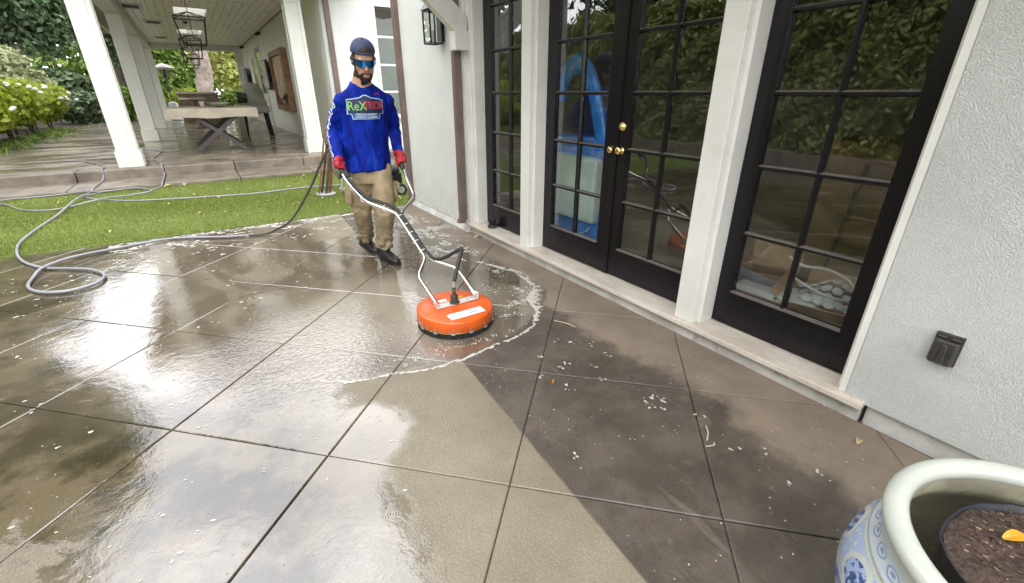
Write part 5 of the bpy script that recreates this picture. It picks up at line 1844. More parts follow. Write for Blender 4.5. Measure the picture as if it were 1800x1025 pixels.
flat_text('WW', 0.040, 1.085, 2.272, DZ + 0.0040, M['label_blue'], lbo, 0.0, 1.0)
flat_text('Classic', 0.038, 1.190, 2.264, DZ + 0.0040, M['label_blue'], lbo, 0.35, 1.0)
MB().box(1.13, 1.25, 2.292, 2.296, DZ + 0.0034, DZ + 0.0040).build('label_line', simple('label_red', (0.4, 0.02, 0.03), 0.5), lbo)
MB().box(1.08, 1.135, 2.50, 2.535, DZ + 0.0016, DZ + 0.0036).build('sticker', M['label_white'], sc)
MB().box(1.21, 1.255, 2.505, 2.525, DZ + 0.0016, DZ + 0.0036).build('sticker', simple('yellow_sticker', (0.7, 0.5, 0.03), 0.5), sc)
# handle: two bent tubes running side by side between the lower fork and the upper fork
T1 = [(1.030, 2.440, PZ + 0.028), (1.005, 2.656, 0.275), (1.118, 2.775, 0.346), (1.078, 3.180, 0.588), (0.906, 3.313, 0.668), (0.835, 3.531, 0.800), (0.852, 3.74, 0.895)]
T2 = [(1.315, 2.440, PZ + 0.028), (1.290, 2.662, 0.280), (1.148, 2.766, 0.341), (1.108, 3.170, 0.583), (1.282, 3.304, 0.664), (1.302, 3.512, 0.790), (1.342, 3.72, 0.895)]
MB().tube(fillet(T1, 0.045, 6), 0.0132, 12).build('handle_tube', M['steel'], sc, smooth=True)
MB().tube(fillet(T2, 0.045, 6), 0.0132, 12).build('handle_tube', M['steel'], sc, smooth=True)
for T in (T1, T2):
    a, b_ = Vector(T[-2]), Vector(T[-1])
    MB().tube([a.lerp(b_, 0.42), b_ + (b_ - a) * 0.05], 0.0175, 12).build('grip', M['rubber'], sc, smooth=True)
for f in (0.12, 0.32, 0.5, 0.68, 0.88):
    p = Vector(T1[2]).lerp(Vector(T1[3]), f) + Vector((0.015, 0, 0.008))
    d = (Vector(T1[3]) - Vector(T1[2])).normalized()
    u = d.cross(Vector((1, 0, 0))).normalized()
    MB().tube([p + (Vector((1, 0, 0)) * 0.031 * math.cos(a) + u * 0.024 * math.sin(a)) for a in [k * math.pi / 8 for k in range(16)]], 0.0028, 5, closed=True).build('zip_tie', M['white'], sc)
for (i_, f) in ((3, 0.35), (4, 0.1), (4, 0.6)):
    p = Vector(T1[i_]).lerp(Vector(T1[i_ + 1]), f)
    MB().tube([p + Vector((0.02 * math.cos(a), 0, 0.024 * math.sin(a) + 0.006)) for a in [k * math.pi / 8 for k in range(16)]], 0.0028, 5, closed=True).build('zip_tie', M['white'], sc)
hp = [(0.868, 3.57, 0.805), (0.862, 3.51, 0.808), (0.868, 3.42, 0.772), (0.920, 3.310, 0.700), (1.065, 3.205, 0.632), (1.100, 3.13, 0.583), (1.122, 2.95, 0.476), (1.134, 2.82, 0.398), (1.160, 2.735, 0.352), (1.202, 2.66, 0.368), (1.262, 2.58, 0.430), (1.286, 2.55, 0.446), (1.272, 2.53, 0.434), (1.233, 2.50, 0.380), (1.180, 2.452, 0.305), (1.159, 2.437, 0.262)]
MB().tube(spline(hp, 6), 0.0125, 10).build('pressure_line', M['rubber'], sc, smooth=True)
MB().tube([(SW[0], SW[1], PZ + 0.118), (SW[0] + 0.002, SW[1] + 0.001, PZ + 0.155)], 0.0142, 12).build('crimp', M['galv'], sc)
# trigger gun held in the right hand
gun = MB().bar((0.868, 3.555, 0.805), (0.862, 3.65, 0.845), 0.032, 0.05)
gun.bar((0.866, 3.61, 0.830), (0.850, 3.71, 0.805), 0.026, 0.036)
gun.build('trigger_gun', M['rubber'], sc, bev=0.008)
MB().tube([(0.868, 3.56, 0.803), (0.866, 3.50, 0.806)], 0.013, 10).build('gun_nozzle', M['white'], sc)

# ================================================================== the man
M['skin'] = simple('skin', (0.50, 0.29, 0.20), 0.5, var=0.1, vscale=18)
M['hair'] = simple('dark_hair', (0.020, 0.013, 0.010), 0.6, var=0.4, vscale=90, bump=0.003, bscale=220)
M['navy'] = simple('navy_cap', (0.030, 0.042, 0.095), 0.75, var=0.2, vscale=30, bump=0.001, bscale=300)
M['red_glove'] = simple('red_glove', (0.31, 0.009, 0.018), 0.6, var=0.25, vscale=22)
M['khaki'] = simple('khaki_cotton', (0.285, 0.225, 0.135), 0.9, var=0.25, vscale=7, bump=0.003, bscale=70, dirt=(0.11, 0.082, 0.05), dirt_amt=0.6)
M['shoe'] = simple('black_shoe', (0.017, 0.013, 0.013), 0.45, var=0.4, vscale=25)
M['lens'] = simple('blue_mirror_lens', (0.03, 0.22, 0.60), 0.08, 0.9, var=0.35, vscale=16)


def shirt_mat():
    m, n, b = newmat('blue_jersey')
    p = n.obj()
    X, Y, Z = n.xyz(p)
    st = n.noise(n.scale(p, (1.6, 1.0, 0.55)), 9, 5, 0.65, 1.2)
    lower = n.step(Z, 0.95, 1.25)
    c = n.mix(n.step(st, 0.35, 0.62), (0.002, 0.008, 0.125), (0.003, 0.020, 0.29))
    c = n.mix(n.mul(n.step(st, 0.56, 0.76), n.inv(n.mul(lower, 0.6))), c, (0.012, 0.075, 0.36))
    n.put(b.inputs['Base Color'], c)
    b.inputs['Roughness'].default_value = 0.75
    b.inputs['Specular IOR Level'].default_value = 0.12
    return m


M['jersey'] = shirt_mat()
man = thing('person', 'man in a blue printed long sleeve shirt and backwards cap pushing the cleaner', 'person', (1.15, 3.90, 0))

RSH, REL, RWR = (0.982, 3.895, 1.338), (0.918, 4.010, 1.118), (0.868, 3.775, 0.915)
LSH, LEL, LWR = (1.345, 3.895, 1.338), (1.418, 4.010, 1.112), (1.358, 3.775, 0.930)
RHIP, RKN, RAN = (1.045, 3.93, 0.83), (1.048, 3.985, 0.475), (1.118, 4.235, 0.125)
LHIP, LKN, LAN = (1.225, 3.91, 0.83), (1.190, 3.795, 0.485), (1.168, 3.868, 0.120)
HC = Vector((1.166, 3.812, 1.622))
HROT = 1.06 * Matrix.Rotation(R(-8), 3, 'Z') @ Matrix.Rotation(R(23), 3, 'X')


def hp_(x, y, z):
    """head space (forward is -y) to world"""
    return HC + HROT @ Vector((x, y, z))


def head_shape(mb):
    n = 24
    rg = [(-0.128, -0.052, 0.018, 0.020), (-0.122, -0.050, 0.032, 0.034), (-0.105, -0.038, 0.046, 0.052), (-0.08, -0.024, 0.057, 0.068), (-0.05, -0.012, 0.065, 0.082), (-0.015, -0.004, 0.070, 0.091),
          (0.02, 0.0, 0.0735, 0.096), (0.05, 0.004, 0.074, 0.098), (0.08, 0.007, 0.068, 0.090), (0.105, 0.009, 0.052, 0.070), (0.122, 0.01, 0.028, 0.038), (0.128, 0.01, 0.008, 0.01)]
    vs_, fs = [], []
    for z, cy, rx, ry in rg:
        for k in range(n):
            a = 2 * math.pi * k / n
            vs_.append(hp_(rx * math.cos(a), cy + ry * math.sin(a), z))
    for i in range(len(rg) - 1):
        for k in range(n):
            fs.append((i * n + k, i * n + (k + 1) % n, (i + 1) * n + (k + 1) % n, (i + 1) * n + k))
    fs.append(tuple(range(n - 1, -1, -1)))
    fs.append(tuple((len(rg) - 1) * n + k for k in range(n)))
    mb._a(vs_, fs)
    mb.tube([hp_(0, -0.088, 0.028), hp_(0, -0.102, 0.0), hp_(0, -0.112, -0.024), hp_(0, -0.100, -0.034)], [0.008, 0.011, 0.0145, 0.009], 8)
    for s_ in (-1, 1):
        mb.ell(hp_(s_ * 0.014, -0.098, -0.030), (0.009, 0.010, 0.008), 8, 6)
        mb.ell(hp_(s_ * 0.079, 0.012, -0.002), (0.010, 0.020, 0.032), 10, 8)
        mb.ell(hp_(s_ * 0.03, -0.086, 0.036), (0.026, 0.012, 0.010), 10, 6)
        mb.ell(hp_(s_ * 0.040, -0.068, -0.015), (0.022, 0.018, 0.018), 10, 6)
    mb.ell(hp_(0, -0.086, -0.062), (0.024, 0.012, 0.008), 10, 6)
    mb.ell(hp_(0, -0.084, -0.074), (0.022, 0.012, 0.008), 10, 6)


b_ = MB()
head_shape(b_)
b_.tube([hp_(0, 0.016, -0.05), (1.156, 3.868, 1.505), (1.155, 3.890, 1.46), (1.154, 3.900, 1.42)], [0.066, 0.069, 0.078, 0.092], 18)
b_.rings([(0.76, 1.135, 3.915, 0.15, 0.10), (0.90, 1.135, 3.915, 0.155, 0.10), (1.05, 1.14, 3.915, 0.15, 0.095), (1.2, 1.15, 3.91, 0.17, 0.10), (1.32, 1.16, 3.905, 0.15, 0.08), (1.40, 1.157, 3.905, 0.10, 0.06), (1.43, 1.152, 3.903, 0.06, 0.055)])
for s_, e_, w_ in ((RSH, REL, RWR), (LSH, LEL, LWR)):
    b_.tube(spline([s_, e_, w_], 6), [0.046 - 0.0012 * k for k in range(13)], 12)
    b_.ell(s_, (0.045, 0.045, 0.045))
for h_, k_, a_ in ((RHIP, RKN, RAN), (LHIP, LKN, LAN)):
    b_.tube(spline([h_, k_, a_], 6), [0.085 - 0.0038 * k for k in range(13)], 12)
RH, LH = Vector((0.852, 3.685, 0.865)), Vector((1.336, 3.690, 0.873))
b_.ell(RH.lerp(Vector(RWR), 0.4), (0.024, 0.04, 0.03))
b_.ell(LH.lerp(Vector(LWR), 0.4), (0.024, 0.04, 0.03))
body_me = remesh(b_, 'body', 0.0085, 3)
body = link('body', body_me, M['skin'], man, True)

# shirt: torso and sleeves as one cloth surface with folds
s = MB()
s.rings([(0.800, 1.124, 3.914, 0.190, 0.134), (0.82, 1.124, 3.914, 0.193, 0.136), (0.90, 1.128, 3.914, 0.190, 0.132), (1.00, 1.132, 3.914, 0.187, 0.128), (1.10, 1.140, 3.912, 0.192, 0.128), (1.20, 1.150, 3.910, 0.190, 0.122), (1.30, 1.160, 3.906, 0.198, 0.120), (1.36, 1.162, 3.904, 0.200, 0.108), (1.395, 1.161, 3.904, 0.182, 0.096), (1.428, 1.158, 3.902, 0.136, 0.084), (1.452, 1.155, 3.902, 0.098, 0.078), (1.466, 1.154, 3.902, 0.090, 0.074)])
for s_, e_, w_, lift in ((RSH, REL, RWR, -1), (LSH, LEL, LWR, 1)):
    S_, E_, W_ = Vector(s_), Vector(e_), Vector(w_)
    pts = spline([S_ + Vector((-0.03 * lift, 0, 0.01)), S_.lerp(E_, 0.35), E_, E_.lerp(W_, 0.5), W_], 5)
    rr_ = [0.060, 0.063, 0.064, 0.064, 0.063, 0.063, 0.062, 0.062, 0.061, 0.061, 0.060, 0.059, 0.057, 0.055, 0.053, 0.051, 0.049, 0.047, 0.045, 0.044, 0.043]
    s.tube(pts, rr_[:len(pts)], 16)
    s.ell(S_, (0.062, 0.068, 0.060))


def folds(co):
    q = Vector((co.x * 9, co.y * 9, co.z * 5))
    f = 0.009 * noise.noise(q) + 0.005 * noise.noise(q * 2.3)
    arm = 1.0 if (co.x < 0.95 or co.x > 1.36) else 0.0
    if arm:
        f += 0.0045 * math.sin(co.z * 95 + 3 * noise.noise(q)) * (0.4 + 0.6 * abs(noise.noise(q * 0.6)))
    else:
        f += 0.004 * math.sin(co.x * 42 + co.z * 16 + 4 * noise.noise(q * 0.7)) * max(0, min(1, (1.15 - co.z) * 3))
    return f


sh_me = remesh(s, 'shirt', 0.009, 5, folds)
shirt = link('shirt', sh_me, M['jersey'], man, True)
dep = [Vector(v.co) for v in sh_me.vertices]
bvh = BVHTree.FromPolygons(dep, [tuple(p.vertices) for p in sh_me.polygons])
col_ = MB().tube([Vector((1.154 + 0.086 * math.cos(a), 3.898 + 0.074 * math.sin(a), 1.460 + 0.024 * math.sin(a))) for a in [k * math.pi / 16 for k in range(32)]], 0.007, 6, closed=True)
col_.build('collar', M['jersey'], shirt, smooth=True)


def on_chest(x, z, off):
    hit = bvh.ray_cast(Vector((x, 3.2, z)), Vector((0, 1, 0)))
    y = hit[0].y if hit[0] is not None else 3.79
    return Vector((x, y - off, z))


def dense_patch(poly, off, name, mat, parent, step=0.012):
    """flat print: polygon in x,z filled with small faces that follow the cloth"""
    bm = bmesh.new()
    vs_ = [bm.verts.new((x, 0, z)) for x, z in poly]
    bm.faces.new(vs_)
    x0, x1 = min(p[0] for p in poly), max(p[0] for p in poly)
    z0, z1 = min(p[1] for p in poly), max(p[1] for p in poly)
    xx = x0 + step
    while xx < x1:
        bmesh.ops.bisect_plane(bm, geom=bm.verts[:] + bm.edges[:] + bm.faces[:], plane_co=(xx, 0, 0), plane_no=(1, 0, 0))
        xx += step
    zz = z0 + step
    while zz < z1:
        bmesh.ops.bisect_plane(bm, geom=bm.verts[:] + bm.edges[:] + bm.faces[:], plane_co=(0, 0, zz), plane_no=(0, 0, 1))
        zz += step
    for v in bm.verts:
        v.co = on_chest(v.co.x, v.co.z, off)
    me = bpy.data.meshes.new(name)
    bm.to_mesh(me)
    bm.free()
    return link(name, me, mat, parent)


def chest_text(txt, size, cx, cz, mat, parent, off, sx=1.0, sz=1.0, shear=0.0, bold=0.0):
    me = text_mesh(txt, size, shear, bold)
    for v in me.vertices:
        v.co = on_chest(cx + v.co.x * sx, cz + v.co.y * sz, off)
    return link('lettering', me, mat, parent)


M['print_pale'] = simple('print_pale_blue', (0.36, 0.52, 0.72), 0.6, var=0.08)
M['print_navy'] = simple('print_navy', (0.006, 0.012, 0.055), 0.6, var=0.1)
M['print_green'] = simple('print_green', (0.19, 0.50, 0.05), 0.6, var=0.15, vscale=40)
M['print_red'] = simple('print_red', (0.55, 0.03, 0.02), 0.6, var=0.12, vscale=40)
M['print_teal'] = simple('print_teal', (0.03, 0.13, 0.28), 0.6, var=0.1)
M['print_white'] = simple('print_white', (0.72, 0.78, 0.84), 0.6, var=0.05)
c0x = 1.137
out = [(-0.142, 1.352), (-0.075, 1.362), (-0.040, 1.368), (-0.012, 1.384), (0.012, 1.384), (0.045, 1.366), (0.110, 1.358), (0.142, 1.344), (0.136, 1.322), (0.140, 1.246), (0.112, 1.246), (0.100, 1.207), (-0.108, 1.207), (-0.116, 1.246), (-0.144, 1.246), (-0.138, 1.322)]
logo = dense_patch([(c0x + x, z) for x, z in out], 0.0025, 'chest_logo', M['print_pale'], shirt)
inn = [(c0x + (x * 0.955), 1.297 + (z - 1.297) * 0.92) for x, z in out]
dense_patch(inn, 0.0042, 'logo_field', M['print_navy'], logo)
chest_text('ReX', 0.098, c0x - 0.068, 1.302, M['print_green'], logo, 0.0062, 0.78, 0.95, 0.0, 0.0)
chest_text('TRIOR', 0.086, c0x + 0.060, 1.305, M['print_red'], logo, 0.0062, 0.62, 0.95, 0.0, 0.0)
dense_patch([(c0x - 0.098, 1.252), (c0x - 0.098, 1.212), (c0x + 0.092, 1.212), (c0x + 0.092, 1.252)], 0.0052, 'logo_ribbon', M['print_teal'], logo)
chest_text('PRESSURE WASHING', 0.021, c0x - 0.003, 1.242, M['print_white'], logo, 0.0068, 0.80)
chest_text('WINDOW CLEANING', 0.021, c0x - 0.003, 1.222, M['print_white'], logo, 0.0068, 0.84)
chest_text('JLR', 0.030, 1.235, 1.392, M['print_red'], shirt, 0.004, 1.0, 0.7, 0.3)


def sleeve_script(arm, sgn, seed):
    """white script running down the outside of the sleeve"""
    g = random.Random(seed)
    S_, E_, W_ = (Vector(p) for p in arm)
    path = spline([S_.lerp(E_, 0.12), S_.lerp(E_, 0.55), E_, E_.lerp(W_, 0.55), W_.lerp(E_, 0.08)], 60)
    n = len(path)
    mb = MB()
    run = []
    for i, c in enumerate(path):
        f = i / n
        t = (path[min(n - 1, i + 1)] - path[max(0, i - 1)]).normalized()
        ph = f * 2 * math.pi * 17
        amp = 0.30 + 0.16 * math.sin(f * 40 + seed)
        ang = amp * math.sin(ph) - 0.28 + 0.1 * math.sin(f * 9)
        c2 = c + t * 0.009 * math.cos(ph * 1.0 + 0.6)
        d = Vector((sgn * math.cos(ang), 0, 0)) + Vector((0, math.sin(ang), 0))
        d = (d - t * d.dot(t)).normalized()
        hit = bvh.ray_cast(c2 + d * 0.2, -d)
        if hit[0] is not None:
            run.append(hit[0] + d * 0.0015)
        if (hit[0] is None or g.random() < 0.02) and len(run) > 2:
            mb.tube(run, 0.0022, 5)
            run = []
    if len(run) > 2:
        mb.tube(run, 0.0022, 5)
    mb.build('sleeve_script', M['print_white'], shirt)


sleeve_script((RSH, REL, RWR), -1, 1)
sleeve_script((LSH, LEL, LWR), 1, 2)

# trousers
t_ = MB()
t_.rings([(0.70, 1.135, 3.915, 0.165, 0.118), (0.76, 1.135, 3.915, 0.176, 0.122), (0.84, 1.132, 3.914, 0.178, 0.118), (0.86, 1.132, 3.914, 0.176, 0.116)])
for h_, k_, a_ in ((RHIP, RKN, RAN), (LHIP, LKN, LAN)):
    H_, K_, A_2 = Vector(h_), Vector(k_), Vector(a_)
    pts = spline([H_, H_.lerp(K_, 0.5), K_, K_.lerp(A_2, 0.5), A_2], 5)
    rr_ = [0.104, 0.103, 0.102, 0.100, 0.098, 0.096, 0.097, 0.094, 0.092, 0.090, 0.088, 0.086, 0.083, 0.080, 0.078, 0.076, 0.074, 0.073, 0.073, 0.074, 0.072]
    t_.tube(pts, rr_[:len(pts)], 18)
t_.ell((1.312, 3.86, 0.60), (0.030, 0.065, 0.095), 14, 10)      # cargo pocket on the left thigh
t_.ell((0.945, 3.95, 0.60), (0.028, 0.065, 0.095), 14, 10)


def tfolds(co):
    q = Vector((co.x * 10, co.y * 10, co.z * 7))
    low = max(0.0, min(1.0, (0.34 - co.z) * 4.5))
    f = 0.010 * noise.noise(q) + 0.006 * noise.noise(q * 2.2)
    f += low * (0.010 * math.sin(co.z * 88 + co.x * 30 + 9 * noise.noise(q * 0.8)) + 0.010 * noise.noise(Vector((co.x * 14, co.y * 14, co.z * 34))))
    kn = math.exp(-((co.z - 0.47) / 0.09) ** 2)
    f += kn * 0.012 * noise.noise(Vector((co.x * 12, co.y * 12, co.z * 26)))
    return f


tr_me = remesh(t_, 'trousers', 0.0095, 4, tfolds)
tr = link('trousers', tr_me, M['khaki'], man, True)
MB().obox((1.336, 3.85, 0.665), (0.012, 0, 0), (0, 0.055, 0), (0, 0, 0.028)).build('pocket_flap', M['khaki'], tr, bev=0.006)

# shoes


def shoe(ank, toe, yawv, pitch):
    t = Vector(toe)
    a = Vector(ank)
    fwd = Vector((t.x - a.x, t.y - a.y, 0)).normalized()
    side = Vector((-fwd.y, fwd.x, 0))
    heel = t - fwd * 0.29
    up = Vector((0, 0, 1))
    mb = MB()
    prof = [(0.005, 0.030, 0.050), (0.05, 0.040, 0.085), (0.11, 0.042, 0.090), (0.17, 0.046, 0.070), (0.22, 0.048, 0.055), (0.265, 0.040, 0.045), (0.288, 0.018, 0.032)]
    n = 14
    vs_, fs = [], []
    for d, w, hh in prof:
        z0 = 0.012 + pitch * max(0, 0.2 - d)
        for k in range(n):
            an = 2 * math.pi * k / n
            zz = z0 + hh * 0.5 + hh * 0.5 * math.sin(an)
            vs_.append(heel + fwd * d + side * (w * math.copysign(abs(math.cos(an)) ** 0.7, math.cos(an))) + up * zz)
    for i in range(len(prof) - 1):
        for k in range(n):
            fs.append((i * n + k, i * n + (k + 1) % n, (i + 1) * n + (k + 1) % n, (i + 1) * n + k))
    fs.append(tuple(range(n - 1, -1, -1)))
    fs.append(tuple((len(prof) - 1) * n + k for k in range(n)))
    mb._a(vs_, fs)
    mb.tube([heel + fwd * 0.075 + up * (0.06 + pitch * 0.13), a + up * 0.02], 0.050, 12)
    me = remesh(mb, 'shoe', 0.007, 3)
    o = link('shoe', me, M['shoe'], man, True)
    so = MB()
    poly = []
    for d, w, hh in [(0.0, 0.012, 0)] + prof[:-1] + [(0.292, 0.014, 0)]:
        poly.append(heel + fwd * d + side * (w + 0.003) + up * (0.001 + pitch * max(0, 0.2 - d)))
    for d, w, hh in reversed([(0.0, 0.012, 0)] + prof[:-1] + [(0.292, 0.014, 0)]):
        poly.append(heel + fwd * d - side * (w + 0.003) + up * (0.001 + pitch * max(0, 0.2 - d)))
    so.prism(poly, (0, 0, 0.02))
    so.build('sole', M['rubber'], o)
    lc = MB()
    for q in range(4):
        c = heel + fwd * (0.12 + 0.024 * q) + up * (0.012 + 0.094 - 0.010 * q + pitch * max(0, 0.08 - 0.02 * q))
        lc.tube([c - side * 0.022 - up * 0.008, c + up * 0.002, c + side * 0.022 - up * 0.008], 0.003, 5)
    lc.build('laces', M['rubber'], o)


shoe(RAN, (1.165, 4.055, 0), 0, 0.22)
shoe(LAN, (1.212, 3.648, 0), 0, 0.0)


def glove(hand, wrist, tube_a, tube_b, inner):
    """fist closed round the grip: palm, four bent fingers, thumb over the top"""
    h_, w_ = Vector(hand), Vector(wrist)
    ax = (Vector(tube_b) - Vector(tube_a)).normalized()
    c = Vector(tube_a) + ax * (h_ - Vector(tube_a)).dot(ax)
    side = Vector((-inner, 0, 0))
    side = (side - ax * side.dot(ax)).normalized()
    upv = ax.cross(side)
    if upv.z < 0:
        upv = -upv
    mb = MB()
    palm = c + side * 0.020 + upv * 0.022
    mb.ell(palm, (0.026, 0.048, 0.030), 14, 10)
    mb.tube([palm + ax * 0.02, palm.lerp(w_, 0.55) + upv * 0.006, w_ + (w_ - palm) * 0.25], [0.032, 0.034, 0.041], 12)
    for k in range(4):
        o_ = ax * (-0.038 + 0.0255 * k)
        L = (0.88, 1.0, 0.98, 0.84)[k]
        r_ = (0.0098, 0.0105, 0.0105, 0.0095)[k]
        pts = [c + o_ + (side * math.cos(a) + upv * math.sin(a)) * 0.030 for a in [0.9 + 0.62 * j * L for j in range(7)]]
        mb.tube(pts, [r_, r_ * 1.08, r_, r_ * 1.05, r_ * 0.96, r_ * 0.92, r_ * 0.75], 8)
    pts = [palm + ax * 0.026, c + ax * 0.050 + side * 0.026 + upv * 0.010, c + ax * 0.056 + side * 0.004 + upv * 0.030, c + ax * 0.040 - side * 0.018 + upv * 0.026]
    mb.tube(pts, [0.013, 0.0125, 0.0115, 0.009], 8)
    me = remesh(mb, 'glove', 0.0032, 1)
    link('glove', me, M['red_glove'], man, True)


glove(RH, RWR, T1[-2], T1[-1], 1)
glove(LH, LWR, T2[-2], T2[-1], -1)

# hair, beard: thin layers lifted off the head where they grow
inv_rot = HROT.inverted()


def from_head(test, off, name, mat):
    nv = [v.normal.copy() for v in body_me.vertices]
    loc = [inv_rot @ (v.co - HC) for v in body_me.vertices]
    keep = [p for p in body_me.polygons if all(test(loc[i]) for i in p.vertices)]
    idx = {}
    vs_, fs = [], []
    for p in keep:
        f = []
        for i in p.vertices:
            if i not in idx:
                idx[i] = len(vs_)
                vs_.append(body_me.vertices[i].co + nv[i] * off)
            f.append(idx[i])
        fs.append(tuple(f))
    mb = MB()
    mb.v, mb.f = vs_, fs
    return mb.build(name, mat, body, smooth=True, auto=False)


def beard_test(l):
    r_ = abs(l.x)
    if l.z > 0.004 or l.y > 0.004 or l.z < -0.15:
        return False
    if l.z < -0.108 and l.y > -0.060:
        return False
    if r_ < 0.019 and -0.078 < l.z < -0.060:
        return False
    # sideburn and jaw line, chin, moustache
    top = -0.006 if r_ > 0.060 else (-0.042 if r_ > 0.050 else (-0.064 if r_ > 0.036 else -0.047))
    if r_ < 0.012 and l.z > -0.050:
        return False
    return l.z < top


from_head(beard_test, 0.0022, 'beard', M['hair'])
from_head(lambda l: (0.0 < l.z < 0.085 and l.y > -0.050 and abs(l.x) > 0.050) or (-0.06 < l.z < 0.085 and l.y > 0.045) or (0.0 > l.z > -0.03 and -0.045 < l.y < -0.012 and abs(l.x) > 0.055), 0.004, 'hair', M['hair'])

# cap worn backwards
cp = MB()
n = 32
rgs = []
for i in range(10):
    th = i / 9 * math.pi / 2
    rgs.append((math.cos(th), math.sin(th)))
vs_, fs = [], []
for cr, cz in rgs:
    for k in range(n):
        a = 2 * math.pi * k / n
        z0 = 0.058 - 0.030 * max(0, math.sin(a)) + 0.012 * max(0, -math.sin(a))
        vs_.append(hp_(0.085 * cr ** 0.75 * math.cos(a), 0.012 + 0.107 * cr ** 0.75 * math.sin(a), z0 + (0.142 - z0) * cz))
for i in range(9):
    for k in range(n):
        fs.append((i * n + k, i * n + (k + 1) % n, (i + 1) * n + (k + 1) % n, (i + 1) * n + k))
cp._a(vs_, fs)
cap = cp.build('cap', M['navy'], man, smooth=True)
sd_ = cap.modifiers.new('t', 'SOLIDIFY')
sd_.thickness = 0.003
vz = MB()
for i in range(2):
    for r_ in range(5):
        for k in range(13):
            a = R(25 + 130 * k / 12)
            f = r_ / 4
            x_ = (0.083 + 0.0 * f) * math.cos(a)
            y_ = 0.012 + 0.107 * math.sin(a) + 0.065 * f * math.sin(a) ** 0.6
            z_ = 0.030 - 0.050 * f - 0.016 * math.cos(a) ** 2 - 0.004 * i
            vz.v.append(hp_(x_, y_, z_))
for i in range(2):
    for r_ in range(4):
        for k in range(12):
            q = i * 65 + r_ * 13 + k
            vz.f.append((q, q + 1, q + 14, q + 13))
vz.build('visor', M['navy'], cap, smooth=True)


def on_cap(u, w, off=0.0022):
    """point on the front of the cap: u = angle from straight ahead, w = 0 at the edge to 1 at the crown"""
    a = -math.pi / 2 + u
    th = w * math.pi / 2
    cr, cz = math.cos(th), math.sin(th)
    z0 = 0.058 + 0.012 * max(0, -math.sin(a))
    return hp_((0.085 * cr ** 0.75 + off) * math.cos(a), 0.012 + (0.107 * cr ** 0.75 + off) * math.sin(a), z0 + (0.142 - z0) * cz + off * 0.3)


op = MB()
K = 12
for j in range(4):
    for k in range(K + 1):
        u = R(-34) + R(68) * k / K
        top_ = 0.10 + 0.42 * math.sqrt(max(0, 1 - (u / R(34)) ** 2))
        op.v.append(on_cap(u, 0.10 + (top_ - 0.10) * j / 3))
for j in range(3):
    for k in range(K):
        op.f.append((j * (K + 1) + k, j * (K + 1) + k + 1, (j + 1) * (K + 1) + k + 1, (j + 1) * (K + 1) + k))
op.build('strap_opening', M['hair'], cap)
MB().tube([on_cap(R(-36) + R(72) * k / 14, 0.06, 0.002) for k in range(15)], 0.006, 6).build('strap', M['navy'], cap)
MB().ell(hp_(0, 0.012, 0.144), (0.009, 0.009, 0.005), 10, 6).build('button', M['navy'], cap)

# wraparound mirrored sunglasses
gl_ = MB()
K = 24
for j in range(5):
    for k in range(K + 1):
        u = R(-66) + R(132) * k / K
        f = j / 4
        edge = abs(u) / R(66)
        zt = 0.036 - 0.008 * edge ** 2
        zb = -0.018 + 0.016 * edge ** 2 + 0.022 * math.exp(-(u / R(9)) ** 2)
        z_ = zb + (zt - zb) * f
        a = -math.pi / 2 + u
        gl_.v.append(hp_(0.081 * math.cos(a), -0.002 + 0.112 * math.sin(a), z_ + 0.004))
for j in range(4):
    for k in range(K):
        q = j * (K + 1) + k
        gl_.f.append((q, q + 1, q + K + 2, q + K + 1))
sg = gl_.build('sunglasses', M['lens'], man, smooth=True)
MB().tube([hp_(0.0815 * math.cos(-math.pi / 2 + R(-67) + R(134) * k / 20), -0.002 + 0.1125 * math.sin(-math.pi / 2 + R(-67) + R(134) * k / 20), 0.0405 - 0.008 * (abs(-67 + 6.7 * k) / 66) ** 2) for k in range(21)], 0.0028, 6).build('brow_bar', M['rubber'], sg)
for s_ in (-1, 1):
    MB().tube([hp_(s_ * 0.075, -0.046, 0.030), hp_(s_ * 0.080, -0.01, 0.026), hp_(s_ * 0.079, 0.02, 0.022)], 0.0035, 6).build('temple', M['rubber'], sg)

# ================================================================== foam, fallen leaves, twigs
M['foam'] = simple('soap_foam', (0.50, 0.48, 0.42), 0.5, var=0.08, vscale=30, bump=0.002, bscale=160)
fn_ = NB(M['foam'])
fb_ = M['foam'].node_tree.nodes['Principled BSDF']
fn_.put(fb_.inputs['Alpha'], fn_.step(fn_.noise(fn_.obj(), 120, 3, 0.7), 0.26, 0.52, 0.40, 0.97))
g = random.Random(21)
fm = MB()


def blob(x, y, r_, asp=1.0, ang=0.0, hgt=0.0025):
    n = 9
    k0 = len(fm.v)
    fm.v.append((x, y, 0.0022 + hgt))
    ph = g.uniform(0, 6)
    for k in range(n):
        a = 2 * math.pi * k / n
        q = r_ * (1 + 0.30 * math.sin(2 * a + ph) + g.uniform(-0.22, 0.22))
        dx, dy = q * math.cos(a) * asp, q * math.sin(a)
        fm.v.append((x + dx * math.cos(ang) - dy * math.sin(ang), y + dx * math.sin(ang) + dy * math.cos(ang), 0.0012))
    for k in range(n):
        fm.f.append((k0, k0 + 1 + k, k0 + 1 + (k + 1) % n))


